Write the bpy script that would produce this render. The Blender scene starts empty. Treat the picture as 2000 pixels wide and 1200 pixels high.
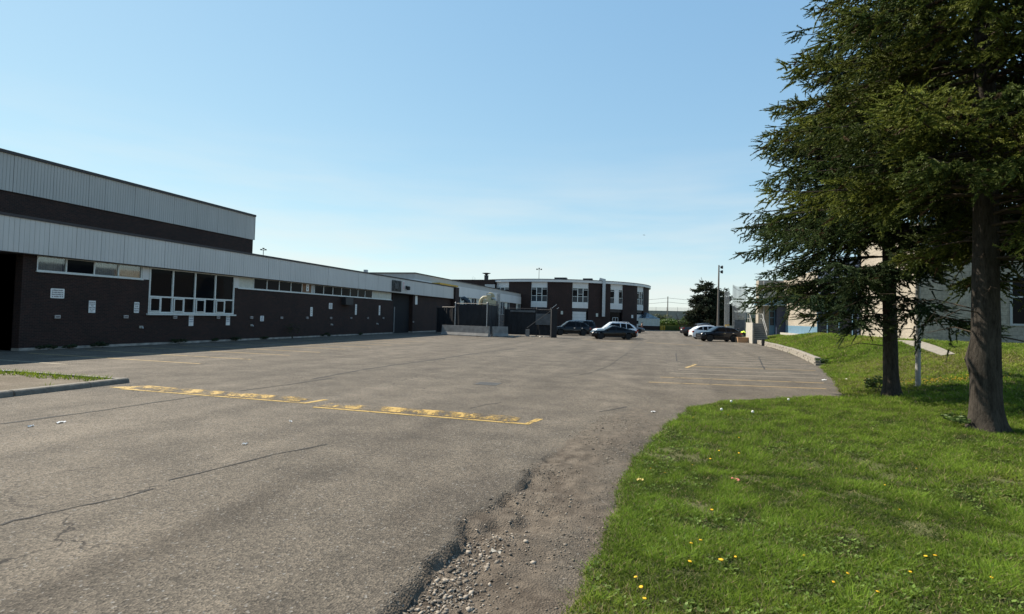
import bpy, bmesh, math, random
import numpy as np
from mathutils import Vector, Matrix
random.seed(7); rng = np.random.default_rng(7)
S = bpy.context.scene
COL = S.collection
R_ = math.radians

# ------------------------------------------------------------------ camera, sky, sun, exposure
F, CAMZ = 1050.0, 2.1
PSI = math.atan(290 / F); PITCH = math.atan(34.75 / F); ROLL = 0.025
PPX, PPY = 1000.0, 585.0
_f = Vector((-math.sin(PSI) * math.cos(PITCH), math.cos(PSI) * math.cos(PITCH), math.sin(PITCH)))
_r = Vector((math.cos(PSI), math.sin(PSI), 0)); _u = _r.cross(_f)
RT = _r * math.cos(ROLL) + _u * math.sin(ROLL)
UP = _u * math.cos(ROLL) - _r * math.sin(ROLL)
CAM = Vector((0, 0, CAMZ))
cd = bpy.data.cameras.new('camera'); cam = bpy.data.objects.new('camera', cd); COL.objects.link(cam)
cd.sensor_width = 36; cd.lens = 36 * F / 2000; cd.shift_y = -15 / 2000; cd.clip_end = 20000; cd.clip_start = 0.05
cam.matrix_world = Matrix(((RT.x, UP.x, -_f.x, 0), (RT.y, UP.y, -_f.y, 0), (RT.z, UP.z, -_f.z, CAMZ), (0, 0, 0, 1)))
S.camera = cam

SEL = R_(45.0); SUN = Vector((-0.95 * math.cos(SEL), 0.312 * math.cos(SEL), math.sin(SEL)))
W = bpy.data.worlds.new('World'); S.world = W; W.use_nodes = True
wn, wl = W.node_tree.nodes, W.node_tree.links
bg = wn['Background']; bg.inputs['Strength'].default_value = 0.090
sky = wn.new('ShaderNodeTexSky'); sky.sky_type = 'NISHITA'; sky.sun_disc = False
sky.sun_elevation = SEL; sky.sun_rotation = math.atan2(SUN.x, SUN.y)
sky.altitude = 100; sky.air_density = 1.0; sky.dust_density = 0.12; sky.ozone_density = 1.3
# thin high cloud low over the horizon
tc = wn.new('ShaderNodeTexCoord'); mp = wn.new('ShaderNodeMapping'); mp.inputs['Scale'].default_value = (2.2, 2.2, 16)
nz = wn.new('ShaderNodeTexNoise'); nz.inputs['Scale'].default_value = 1.6; nz.inputs['Detail'].default_value = 6; nz.inputs['Roughness'].default_value = 0.5
cr = wn.new('ShaderNodeValToRGB'); cr.color_ramp.elements[0].position = 0.36; cr.color_ramp.elements[1].position = 0.72
sx = wn.new('ShaderNodeSeparateXYZ'); mr = wn.new('ShaderNodeMapRange')
mr.inputs['From Min'].default_value = 0.32; mr.inputs['From Max'].default_value = 0.03; mr.inputs['To Max'].default_value = 0.72
mu = wn.new('ShaderNodeMath'); mu.operation = 'MULTIPLY'
mx = wn.new('ShaderNodeMix'); mx.data_type = 'RGBA'; mx.inputs[7].default_value = (5.6, 5.75, 5.55, 1)
wl.new(tc.outputs['Generated'], mp.inputs['Vector']); wl.new(mp.outputs[0], nz.inputs['Vector']); wl.new(nz.outputs['Fac'], cr.inputs[0])
wl.new(tc.outputs['Generated'], sx.inputs[0]); wl.new(sx.outputs['Z'], mr.inputs['Value'])
wl.new(cr.outputs[0], mu.inputs[0]); wl.new(mr.outputs[0], mu.inputs[1]); wl.new(mu.outputs[0], mx.inputs[0])
gm = wn.new('ShaderNodeGamma'); gm.inputs[1].default_value = 0.72
tn = wn.new('ShaderNodeMix'); tn.data_type = 'RGBA'; tn.blend_type = 'MULTIPLY'; tn.inputs[0].default_value = 1; tn.inputs[7].default_value = (1.24, 1.46, 1.40, 1)
wl.new(sky.outputs[0], gm.inputs[0]); wl.new(gm.outputs[0], tn.inputs[6]); sc_ = wn.new('ShaderNodeSeparateColor'); cb_ = wn.new('ShaderNodeCombineColor'); wl.new(tn.outputs[2], sc_.inputs[0])
for i_, (p_, a_) in enumerate(((.92, 1.02), (.72, .955), (.46, .96))):
    m1 = wn.new('ShaderNodeMath'); m1.operation = 'MULTIPLY'; m1.inputs[1].default_value = .1477; m2 = wn.new('ShaderNodeMath'); m2.operation = 'POWER'; m2.inputs[1].default_value = p_; m3 = wn.new('ShaderNodeMath'); m3.operation = 'MULTIPLY'; m3.inputs[1].default_value = a_ / .1477
    wl.new(sc_.outputs[i_], m1.inputs[0]); wl.new(m1.outputs[0], m2.inputs[0]); wl.new(m2.outputs[0], m3.inputs[0]); wl.new(m3.outputs[0], cb_.inputs[i_])
wl.new(cb_.outputs[0], mx.inputs[6]); wl.new(mx.outputs[2], bg.inputs['Color'])
ld = bpy.data.lights.new('sun', 'SUN'); lo = bpy.data.objects.new('sun', ld); COL.objects.link(lo)
ld.energy = 5.0; ld.angle = R_(0.5); ld.color = (1.0, 0.90, 0.75)
lo.rotation_euler = (-SUN).to_track_quat('-Z', 'Y').to_euler(); lo.location = (0, 0, 60)
S.view_settings.view_transform = 'Standard'; S.view_settings.look = 'None'; S.view_settings.gamma = 1; S.view_settings.exposure = 0.8
S.cycles.max_bounces = 6; S.cycles.transparent_max_bounces = 12

# ------------------------------------------------------------------ pixel helpers (a pixel is only a direction)
def ray(px, py): return (RT * ((px - PPX) / F) - UP * ((py - PPY) / F) + _f)
def G(px, py, z=0.0):
    d = ray(px, py); t = (z - CAMZ) / d.z; return CAM + d * t
def PX(px, py, X):
    d = ray(px, py); return CAM + d * (X / d.x)
def PD(px, py, depth): return CAM + ray(px, py) * depth
def onY(px, Y, z=0.0):
    """X on the line Y=const seen at column px (height z)"""
    d0 = Vector((0, Y, z)) - CAM; lo_, hi_ = -200.0, 200.0
    for _ in range(60):
        m = (lo_ + hi_) / 2
        v = Vector((m, Y, z)) - CAM
        if PPX + F * v.dot(RT) / v.dot(_f) < px: lo_ = m
        else: hi_ = m
    return lo_
def project(P):
    v = np.asarray(P) - np.array(CAM)
    d = v @ np.array(_f)
    return PPX + F * (v @ np.array(RT)) / d, PPY - F * (v @ np.array(UP)) / d, d
def sstep(a, b, x):
    t = np.clip((np.asarray(x, float) - a) / (b - a), 0, 1); return t * t * (3 - 2 * t)
def vnoise(x, y, seed=0, octv=4):
    """cheap value noise in numpy, about -1..1"""
    x = np.asarray(x, float); y = np.asarray(y, float); out = np.zeros_like(x); amp = 1.0; tot = 0
    for o in range(octv):
        xi = np.floor(x).astype(np.int64); yi = np.floor(y).astype(np.int64); fx = x - xi; fy = y - yi
        fx = fx * fx * (3 - 2 * fx); fy = fy * fy * (3 - 2 * fy)
        def h(a, b):
            n = (a * 374761393 + b * 668265263 + (seed + o) * 974711) & 0x7fffffff
            n = ((n ^ (n >> 13)) * 1274126177) & 0x7fffffff
            return ((n ^ (n >> 16)) & 0xffff) / 32767.5 - 1
        out += amp * ((h(xi, yi) * (1 - fx) + h(xi + 1, yi) * fx) * (1 - fy) + (h(xi, yi + 1) * (1 - fx) + h(xi + 1, yi + 1) * fx) * fy)
        tot += amp; amp *= 0.5; x = x * 2.03 + 7.1; y = y * 2.03 + 3.7
    return out / tot

# ------------------------------------------------------------------ materials
MATS = {}
def newmat(name):
    m = bpy.data.materials.new(name); m.use_nodes = True; MATS[name] = m
    return m, m.node_tree.nodes, m.node_tree.links, m.node_tree.nodes['Principled BSDF']
def setp(b, **k):
    for kk, v in k.items(): b.inputs[kk.replace('_', ' ')].default_value = v
def c4(c): return (c[0], c[1], c[2], 1)
def noise_node(n, l, scale, detail=4, rough=0.55, vec=None):
    t = n.new('ShaderNodeTexNoise'); t.inputs['Scale'].default_value = scale; t.inputs['Detail'].default_value = detail; t.inputs['Roughness'].default_value = rough
    if vec is not None: l.new(vec, t.inputs['Vector'])
    return t
def pos(n): return n.new('ShaderNodeNewGeometry').outputs['Position']
def objco(n): return n.new('ShaderNodeTexCoord').outputs['Object']
def ramp(n, l, src, p0, p1, c0=(0, 0, 0), c1=(1, 1, 1)):
    r = n.new('ShaderNodeValToRGB'); e = r.color_ramp.elements
    e[0].position = p0; e[1].position = p1; e[0].color = c4(c0); e[1].color = c4(c1); l.new(src, r.inputs[0]); return r.outputs[0]
def mixc(n, l, fac, a, b, mode='MIX'):
    m = n.new('ShaderNodeMix'); m.data_type = 'RGBA'; m.blend_type = mode
    for i, v in ((0, fac), (6, a), (7, b)):
        if hasattr(v, 'is_linked'): l.new(v, m.inputs[i])
        else: m.inputs[i].default_value = v if i == 0 else c4(v)
    return m.outputs[2]
def math_(n, l, op, a, b=None):
    m = n.new('ShaderNodeMath'); m.operation = op
    for i, v in ((0, a), (1, b)):
        if v is None: continue
        if hasattr(v, 'is_linked'): l.new(v, m.inputs[i])
        else: m.inputs[i].default_value = v
    return m.outputs[0]
def bump(n, l, b, h, strength, dist):
    bu = n.new('ShaderNodeBump'); bu.inputs['Strength'].default_value = strength; bu.inputs['Distance'].default_value = dist
    l.new(h, bu.inputs['Height']); l.new(bu.outputs[0], b.inputs['Normal']); return bu
def simple(name, col, rough=0.6, metal=0.0, var=0.0, vscale=6, spec=0.5, bumpd=0, coat=0):
    m, n, l, b = newmat(name); setp(b, Base_Color=c4(col), Roughness=rough, Metallic=metal, Specular_IOR_Level=spec, Coat_Weight=coat)
    if coat: b.inputs['Coat Roughness'].default_value = 0.03
    if var:
        t = noise_node(n, l, vscale, 5, 0.6, objco(n))
        a = tuple(max(0, c * (1 - var)) for c in col); d = tuple(c * (1 + var) for c in col)
        l.new(ramp(n, l, t.outputs['Fac'], 0.3, 0.7, a, d), b.inputs['Base Color'])
        if bumpd: bump(n, l, b, t.outputs['Fac'], 0.6, bumpd)
    return m
def emit_free_glass(name, col, rough=0.06, spec=0.5):
    m, n, l, b = newmat(name); setp(b, Base_Color=c4(col), Roughness=rough, Specular_IOR_Level=spec)
    t = noise_node(n, l, 0.9, 2, 0.5, objco(n)); bump(n, l, b, t.outputs['Fac'], 0.12, 0.03)
    return m
def thin_glass(name, tint=(0.8, 0.85, 0.85), gloss=0.12):
    m, n, l, b = newmat(name)
    tr = n.new('ShaderNodeBsdfTransparent'); tr.inputs[0].default_value = c4(tint)
    gl = n.new('ShaderNodeBsdfGlossy'); gl.inputs['Roughness'].default_value = 0.04; gl.inputs[0].default_value = (.8, .8, .8, 1)
    ms = n.new('ShaderNodeMixShader'); ms.inputs[0].default_value = gloss
    l.new(tr.outputs[0], ms.inputs[1]); l.new(gl.outputs[0], ms.inputs[2]); l.new(ms.outputs[0], n['Material Output'].inputs[0]); return m
def brickmat(name, c1, c2, mortar, bw, bh, msize, uv=False, stain=0.35, rough=0.85):
    m, n, l, b = newmat(name)
    if uv: vec = n.new('ShaderNodeUVMap').outputs[0]
    else:
        sp = n.new('ShaderNodeSeparateXYZ'); l.new(pos(n), sp.inputs[0]); cb = n.new('ShaderNodeCombineXYZ')
        l.new(math_(n, l, 'ADD', sp.outputs[0], sp.outputs[1]), cb.inputs[0]); l.new(sp.outputs[2], cb.inputs[1]); vec = cb.outputs[0]
    br = n.new('ShaderNodeTexBrick'); l.new(vec, br.inputs['Vector'])
    for k, v in (('Color1', c4(c1)), ('Color2', c4(c2)), ('Mortar', c4(mortar))): br.inputs[k].default_value = v
    br.inputs['Scale'].default_value = 1; br.inputs['Brick Width'].default_value = bw; br.inputs['Row Height'].default_value = bh
    br.inputs['Mortar Size'].default_value = msize; br.inputs['Mortar Smooth'].default_value = 0.2; br.inputs['Bias'].default_value = 0
    t = noise_node(n, l, 0.7, 6, 0.6, pos(n)); st = ramp(n, l, t.outputs['Fac'], 0.3, 0.75, (1 - stain,) * 3, (1 + stain * .5,) * 3)
    t2 = noise_node(n, l, 9, 3, 0.6, pos(n)); st2 = ramp(n, l, t2.outputs['Fac'], 0.3, 0.7, (.75,) * 3, (1.2,) * 3)
    l.new(mixc(n, l, 1.0, mixc(n, l, 1.0, br.outputs[0], st, 'MULTIPLY'), st2, 'MULTIPLY'), b.inputs['Base Color']); setp(b, Roughness=rough)
    bump(n, l, b, math_(n, l, 'SUBTRACT', 1.0, br.outputs['Fac']), 0.6, 0.008); return m
brickmat('brick', (.036, .012, .008), (.014, .005, .0035), (.052, .034, .027), .21, .075, .007)
brickmat('brick_uv', (.036, .013, .009), (.020, .0075, .0055), (.044, .030, .025), .21, .075, .007, uv=True)
brickmat('block', (.37, .325, .262), (.33, .29, .232), (.23, .2, .16), .40, .20, .008, stain=.2)

def siding(name, col):
    m, n, l, b = newmat(name); sp = n.new('ShaderNodeMapping'); sp.inputs['Scale'].default_value = (3, 3, .25); l.new(pos(n), sp.inputs[0])
    t = noise_node(n, l, 1.5, 5, .6, sp.outputs[0]); t2 = noise_node(n, l, .35, 3, .5, pos(n))
    a = ramp(n, l, t.outputs['Fac'], .3, .72, tuple(c * .93 for c in col), tuple(c * 1.03 for c in col))
    l.new(mixc(n, l, .5, a, ramp(n, l, t2.outputs['Fac'], .3, .7, (.88, .88, .88), (1.06, 1.06, 1.06)), 'MULTIPLY'), b.inputs['Base Color'])
    setp(b, Roughness=.5, Specular_IOR_Level=.35); return m
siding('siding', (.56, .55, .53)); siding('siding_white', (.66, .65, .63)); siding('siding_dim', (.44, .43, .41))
simple('coping', (.03, .025, .028), .55, var=.2); simple('frame_white', (.62, .63, .6), .5, var=.12, vscale=9)
simple('frame_grey', (.35, .36, .36), .5); simple('dark_metal', (.03, .03, .033), .5, .3, var=.3); simple('soffit', (.06, .05, .05), .8)
emit_free_glass('glass_dark', (.005, .006, .008), .05, .05); emit_free_glass('glass_blue', (.03, .042, .052), .1, .2)
emit_free_glass('car_glass', (.005, .006, .008), .03, .1); thin_glass('clear_glass'); thin_glass('greenhouse_glass', (.55, .68, .78), .25)
simple('curtain', (.36, .30, .25), .95, var=.25, vscale=5); simple('blind', (.55, .55, .48), .9, var=.12); simple('room', (.012, .012, .014), .9)
simple('plywood', (.2, .11, .06), .8, var=.3); simple('concrete', (.36, .34, .30), .9, var=.2, vscale=3, bumpd=.01)
simple('concrete_dark', (.20, .195, .185), .9, var=.25, vscale=2.2, bumpd=.01); simple('kerb_concrete', (.16, .145, .122), .92, var=.3, vscale=7, bumpd=.012)
simple('stone_block', (.235, .21, .175), .92, var=.3, vscale=6, bumpd=.012); simple('foundation', (.3, .28, .25), .95, var=.45, vscale=2.5, bumpd=.01)
simple('galvanised', (.42, .43, .44), .45, .6, var=.15); simple('pole_grey', (.30, .30, .29), .6, .2, var=.15); simple('wood_pole', (.13, .115, .1), .85, var=.2)
simple('fence_screen', (.012, .012, .014), .85, var=.35, vscale=2, bumpd=.02); simple('screen_grey', (.10, .10, .10), .85, var=.3, vscale=2)
simple('sign_white', (.72, .72, .70), .5, var=.06); simple('sign_ink', (.02, .02, .03), .6); simple('ink_blue', (.03, .05, .16), .6); simple('ink_grey', (.16, .15, .16), .6); simple('ink_red', (.4, .04, .05), .6)
simple('beige_paint', (.42, .37, .24), .5, var=.12); simple('yellow_post', (.55, .33, .03), .6, var=.2); simple('blue_paint', (.11, .20, .275), .6, var=.12, vscale=2)
simple('navy', (.02, .03, .06), .5); simple('steel', (.5, .5, .5), .35, .8); simple('rubber', (.012, .012, .012), .85, var=.2); simple('rim', (.45, .46, .47), .3, .85); simple('rim_dark', (.03, .03, .03), .4, .5)
simple('car_black', (.004, .004, .005), .25, spec=.2, coat=.35); simple('car_navy', (.005, .006, .010), .25, spec=.2, coat=.35); simple('car_white', (.72, .74, .76), .3, coat=.8); simple('car_grey', (.10, .105, .11), .28, .4, coat=.8); simple('car_charcoal', (.02, .018, .021), .3, coat=.35)
simple('trim', (.012, .012, .012), .6); simple('headlamp', (.6, .62, .64), .08, spec=.8); simple('tail_red', (.25, .008, .01), .2); simple('chrome', (.6, .6, .6), .12, 1.0)
simple('skin', (.40, .23, .16), .6); simple('hair', (.03, .02, .015), .7); simple('cloth_dark', (.02, .02, .025), .9); simple('cloth_red', (.16, .06, .06), .9); simple('hivis', (.55, .75, .04), .8)
simple('timber', (.33, .2, .11), .85, var=.25, vscale=8); simple('grate', (.075, .072, .068), .8, 0, var=.3, vscale=20); simple('paper', (.75, .74, .72), .8); simple('scrap_red', (.55, .16, .13), .7); simple('leaf_yellow', (.65, .5, .16), .8)
simple('petal', (.80, .46, .01), .7); simple('stem', (.10, .2, .04), .8); simple('seed_white', (.7, .7, .66), .9); simple('roof_tar', (.06, .06, .06), .9, var=.3)
simple('steps', (.16, .155, .145), .9, var=.25, vscale=4); simple('crack_tar', (.018, .017, .016), .9); simple('gable_grey', (.30, .30, .30), .8, var=.1)
simple('path_concrete', (.21, .19, .155), .9, var=.2, vscale=5, bumpd=.008); simple('wire', (.05, .05, .05), .6)
def barkmat(name, c0, c1):
    m, n, l, b = newmat(name); mp_ = n.new('ShaderNodeMapping'); mp_.inputs['Scale'].default_value = (10, 10, 2.2); l.new(objco(n), mp_.inputs[0])
    v = n.new('ShaderNodeTexVoronoi'); v.inputs['Scale'].default_value = 2.2; l.new(mp_.outputs[0], v.inputs['Vector'])
    t = noise_node(n, l, 3, 6, .65, mp_.outputs[0]); t5 = noise_node(n, l, 1.1, 8, .75, mp_.outputs[0]); h = math_(n, l, 'ADD', math_(n, l, 'MULTIPLY', t5.outputs['Fac'], 1.1), math_(n, l, 'MULTIPLY', t.outputs['Fac'], .6))
    l.new(ramp(n, l, h, .6, 1.1, c0, c1), b.inputs['Base Color']); setp(b, Roughness=.95, Specular_IOR_Level=.2); bump(n, l, b, h, .9, .03); return m
barkmat('bark', (.012, .010, .008), (.062, .053, .044)); barkmat('twig', (.028, .021, .016), (.085, .066, .048))
def attrmat(name, rough=.6, trans=.25, spec=.3):
    m, n, l, b = newmat(name); a = n.new('ShaderNodeAttribute'); a.attribute_name = 'Col'; l.new(a.outputs['Color'], b.inputs['Base Color'])
    setp(b, Roughness=rough, Specular_IOR_Level=spec); tr = n.new('ShaderNodeBsdfTranslucent'); l.new(a.outputs['Color'], tr.inputs[0])
    ms = n.new('ShaderNodeMixShader'); ms.inputs[0].default_value = trans; l.new(b.outputs[0], ms.inputs[1]); l.new(tr.outputs[0], ms.inputs[2]); l.new(ms.outputs[0], n['Material Output'].inputs[0]); return m
attrmat('needles', .65, .28, .2); attrmat('leaves', .55, .3); attrmat('grass_blades', .7, .45, .1); attrmat('pebbles', .9, 0, .2)
def netmat(name, col, fac):
    m, n, l, b = newmat(name); setp(b, Base_Color=c4(col), Roughness=.8); tr = n.new('ShaderNodeBsdfTransparent'); ms = n.new('ShaderNodeMixShader'); ms.inputs[0].default_value = fac
    l.new(tr.outputs[0], ms.inputs[1]); l.new(b.outputs[0], ms.inputs[2]); l.new(ms.outputs[0], n['Material Output'].inputs[0]); return m
netmat('netting', (.05, .05, .055), .12); netmat('chainlink', (.2, .2, .2), .35)

def asphalt_mat():
    m, n, l, b = newmat('asphalt'); p = pos(n)
    big = noise_node(n, l, .09, 5, .55, p); mid = noise_node(n, l, .9, 6, .62, p)
    mps = n.new('ShaderNodeMapping'); mps.inputs['Scale'].default_value = (1, .05, 1); l.new(p, mps.inputs[0]); streak = noise_node(n, l, .8, 5, .6, mps.outputs[0])
    v = n.new('ShaderNodeTexVoronoi'); v.inputs['Scale'].default_value = 52; l.new(p, v.inputs['Vector'])
    v2 = n.new('ShaderNodeTexVoronoi'); v2.inputs['Scale'].default_value = 120; l.new(p, v2.inputs['Vector'])
    c = ramp(n, l, big.outputs['Fac'], .3, .7, (.096, .086, .073), (.137, .122, .103))
    c = mixc(n, l, .95, c, ramp(n, l, mid.outputs['Fac'], .3, .72, (.66, .65, .64), (1.32, 1.29, 1.24)), 'MULTIPLY')
    c = mixc(n, l, .85, c, ramp(n, l, streak.outputs['Fac'], .3, .7, (.74,) * 3, (1.16,) * 3), 'MULTIPLY')
    sp = n.new('ShaderNodeSeparateColor'); l.new(v.outputs['Color'], sp.inputs[0]); sp2 = n.new('ShaderNodeSeparateColor'); l.new(v2.outputs['Color'], sp2.inputs[0])
    c = mixc(n, l, .85, c, ramp(n, l, sp.outputs[0], 0, 1, (.46, .46, .46), (1.58, 1.53, 1.46)), 'MULTIPLY')
    c = mixc(n, l, .6, c, ramp(n, l, sp2.outputs[0], 0, 1, (.6, .6, .6), (1.35, 1.33, 1.3)), 'MULTIPLY')
    c = mixc(n, l, ramp(n, l, sp.outputs[1], .975, .98), c, (.20, .188, .168))
    a = n.new('ShaderNodeAttribute'); a.attribute_name = 'dirt'; nd = noise_node(n, l, 5, 6, .65, p); nd2 = noise_node(n, l, 80, 4, .75, p)
    dc = ramp(n, l, nd.outputs['Fac'], .3, .7, (.052, .039, .028), (.185, .153, .118)); dc = mixc(n, l, .9, dc, ramp(n, l, nd2.outputs['Fac'], .28, .7, (.5,) * 3, (1.35,) * 3), 'MULTIPLY')
    fac = math_(n, l, 'ADD', a.outputs['Fac'], math_(n, l, 'MULTIPLY', math_(n, l, 'SUBTRACT', nd.outputs['Fac'], .5), 1.1))
    c = mixc(n, l, ramp(n, l, fac, .3, .7), c, dc)
    ag = n.new('ShaderNodeAttribute'); ag.attribute_name = 'stain'
    c = mixc(n, l, ag.outputs['Fac'], c, mixc(n, l, 1., c, (.55, .53, .52), 'MULTIPLY'))
    wp = noise_node(n, l, 1.7, 4, .6, p); ad = n.new('ShaderNodeVectorMath'); ad.operation = 'MULTIPLY_ADD'; l.new(wp.outputs['Color'], ad.inputs[0]); ad.inputs[1].default_value = (.9, .9, 0); l.new(p, ad.inputs[2])
    vc = n.new('ShaderNodeTexVoronoi'); vc.feature = 'DISTANCE_TO_EDGE'; vc.voronoi_dimensions = '2D'; vc.inputs['Scale'].default_value = .42; l.new(ad.outputs[0], vc.inputs['Vector'])
    mk = noise_node(n, l, .16, 3, .6, p); ck = math_(n, l, 'MULTIPLY', ramp(n, l, vc.outputs['Distance'], .004, .009, (1, 1, 1), (0, 0, 0)), ramp(n, l, mk.outputs['Fac'], .55, .64))
    c = mixc(n, l, ck, c, (.025, .022, .02))
    l.new(c, b.inputs['Base Color']); setp(b, Roughness=.88, Specular_IOR_Level=.25)
    h = math_(n, l, 'ADD', math_(n, l, 'MULTIPLY', v.outputs['Distance'], 1.0), math_(n, l, 'MULTIPLY', nd2.outputs['Fac'], .45)); bump(n, l, b, h, .9, .012)
asphalt_mat()
def soil_mat(name, ca, cb, cc, scale=1.2):
    m, n, l, b = newmat(name); p = pos(n); t = noise_node(n, l, scale, 6, .65, p); t2 = noise_node(n, l, 30, 4, .7, p); t3 = noise_node(n, l, .22, 3, .5, p)
    c = ramp(n, l, t.outputs['Fac'], .32, .68, ca, cb); c = mixc(n, l, ramp(n, l, t3.outputs['Fac'], .45, .75, (0,) * 3, (.6,) * 3), c, cc)
    l.new(mixc(n, l, .8, c, ramp(n, l, t2.outputs['Fac'], .3, .7, (.5,) * 3, (1.35,) * 3), 'MULTIPLY'), b.inputs['Base Color']); setp(b, Roughness=.95, Specular_IOR_Level=.15); bump(n, l, b, t2.outputs['Fac'], .8, .02)
soil_mat('lawn_soil', (.062, .068, .026), (.10, .11, .04), (.14, .12, .07)); soil_mat('field', (.05, .075, .02), (.11, .12, .045), (.13, .12, .06), .3); soil_mat('island_soil', (.11, .09, .066), (.19, .16, .125), (.12, .12, .06))
def paint_mat(name, col, wear, scale):
    m, n, l, b = newmat(name); p = pos(n); t = noise_node(n, l, scale, 6, .7, p); t2 = noise_node(n, l, scale * 7, 3, .6, p); setp(b, Base_Color=c4(col), Roughness=.75, Specular_IOR_Level=.3)
    l.new(ramp(n, l, t2.outputs['Fac'], .3, .7, tuple(c * .8 for c in col), tuple(min(1, c * 1.15) for c in col)), b.inputs['Base Color'])
    tr = n.new('ShaderNodeBsdfTransparent'); ms = n.new('ShaderNodeMixShader'); f = math_(n, l, 'ADD', t.outputs['Fac'], math_(n, l, 'MULTIPLY', t2.outputs['Fac'], .25))
    l.new(ramp(n, l, f, wear, wear + .16, (0, 0, 0), (.92, .92, .92)), ms.inputs[0]); l.new(tr.outputs[0], ms.inputs[1]); l.new(b.outputs[0], ms.inputs[2]); l.new(ms.outputs[0], n['Material Output'].inputs[0])
paint_mat('line_yellow', (.42, .30, .13), .42, 2.2); paint_mat('line_pale', (.36, .31, .23), .44, 2.2); paint_mat('bump_yellow', (.44, .29, .085), .565, 1.9); paint_mat('edge_yellow', (.44, .30, .095), .46, 3)

# ------------------------------------------------------------------ mesh builder
class MB:
    def __init__(s): s.v = []; s.f = []; s.uv = None
    def quad(s, a, b, c, d): i = len(s.v); s.v += [tuple(a), tuple(b), tuple(c), tuple(d)]; s.f.append((i, i + 1, i + 2, i + 3)); return s
    def poly(s, pts): i = len(s.v); s.v += [tuple(p) for p in pts]; s.f.append(tuple(range(i, i + len(pts)))); return s
    def box(s, x0, x1, y0, y1, z0, z1):
        i = len(s.v)
        s.v += [(x0, y0, z0), (x1, y0, z0), (x1, y1, z0), (x0, y1, z0), (x0, y0, z1), (x1, y0, z1), (x1, y1, z1), (x0, y1, z1)]
        s.f += [tuple(i + k for k in q) for q in ((3, 2, 1, 0), (4, 5, 6, 7), (0, 1, 5, 4), (1, 2, 6, 5), (2, 3, 7, 6), (3, 0, 4, 7))]; return s
    def obox(s, c, ax, ay, az):
        """box from a centre and three half-axis vectors"""
        c, ax, ay, az = map(Vector, (c, ax, ay, az)); i = len(s.v)
        for a, b, d in ((-1, -1, -1), (1, -1, -1), (1, 1, -1), (-1, 1, -1), (-1, -1, 1), (1, -1, 1), (1, 1, 1), (-1, 1, 1)): s.v.append(tuple(c + ax * a + ay * b + az * d))
        s.f += [tuple(i + k for k in q) for q in ((3, 2, 1, 0), (4, 5, 6, 7), (0, 1, 5, 4), (1, 2, 6, 5), (2, 3, 7, 6), (3, 0, 4, 7))]; return s
    def bar(s, a, b, w, h=None, up=(0, 0, 1)):
        a, b = Vector(a), Vector(b); d = b - a; L = d.length; d.normalize(); u = Vector(up)
        if abs(d.dot(u)) > .98: u = Vector((1, 0, 0))
        x = d.cross(u).normalized(); z = x.cross(d)
        return s.obox((a + b) / 2, d * L / 2, x * w / 2, z * (h or w) / 2)
    def tube(s, pts, r, n=8, cap=True):
        pts = [Vector(p) for p in pts]; rs = r if isinstance(r, (list, tuple)) else [r] * len(pts); i0 = len(s.v); x = None
        for k, p in enumerate(pts):
            d = (pts[min(k + 1, len(pts) - 1)] - pts[max(k - 1, 0)]).normalized()
            if x is None: x = d.orthogonal().normalized()
            else: x = (x - d * x.dot(d)).normalized()
            y = d.cross(x)
            for j in range(n): a = 2 * math.pi * j / n; s.v.append(tuple(p + (x * math.cos(a) + y * math.sin(a)) * rs[k]))
        for k in range(len(pts) - 1):
            for j in range(n): s.f.append((i0 + k * n + j, i0 + k * n + (j + 1) % n, i0 + (k + 1) * n + (j + 1) % n, i0 + (k + 1) * n + j))
        if cap: s.f.append(tuple(i0 + j for j in range(n))[::-1]); s.f.append(tuple(i0 + (len(pts) - 1) * n + j for j in range(n)))
        return s
    def lathe(s, c, prof, n=16, axis='z'):
        i0 = len(s.v)
        for r, h in prof:
            for j in range(n):
                a = 2 * math.pi * j / n; p = (r * math.cos(a), r * math.sin(a), h)
                if axis == 'y': p = (p[0], p[2], p[1])
                if axis == 'x': p = (p[2], p[0], p[1])
                s.v.append((c[0] + p[0], c[1] + p[1], c[2] + p[2]))
        for k in range(len(prof) - 1):
            for j in range(n): s.f.append((i0 + k * n + j, i0 + k * n + (j + 1) % n, i0 + (k + 1) * n + (j + 1) % n, i0 + (k + 1) * n + j))
        s.f.append(tuple(i0 + j for j in range(n))[::-1]); s.f.append(tuple(i0 + (len(prof) - 1) * n + j for j in range(n))); return s
    def prism(s, poly, a, b):
        """extrude a list of Vectors by moving from offset a to offset b"""
        i = len(s.v); k = len(poly); a, b = Vector(a), Vector(b)
        s.v += [tuple(Vector(p) + a) for p in poly] + [tuple(Vector(p) + b) for p in poly]
        s.f += [tuple(range(i, i + k))[::-1], tuple(range(i + k, i + 2 * k))] + [(i + j, i + (j + 1) % k, i + k + (j + 1) % k, i + k + j) for j in range(k)]; return s
    def mesh(s, name):
        m = bpy.data.meshes.new(name); m.from_pydata(s.v, [], s.f); m.update()
        bm = bmesh.new(); bm.from_mesh(m); bmesh.ops.recalc_face_normals(bm, faces=bm.faces); bm.to_mesh(m); bm.free(); return m
    def build(s, name, mat, parent=None, smooth=False, world=True, bevel=0, angle=35):
        """world=True: coordinates are world ones; they are turned into the (unrotated) thing's own frame"""
        if parent is not None and world:
            o = root_loc(parent); s.v = [(a - o[0], b - o[1], c - o[2]) for a, b, c in s.v]
        return obj(name, s.mesh(name), mat, parent, smooth, bevel, angle)
def root_loc(p):
    while p.parent: p = p.parent
    return p.location
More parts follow.
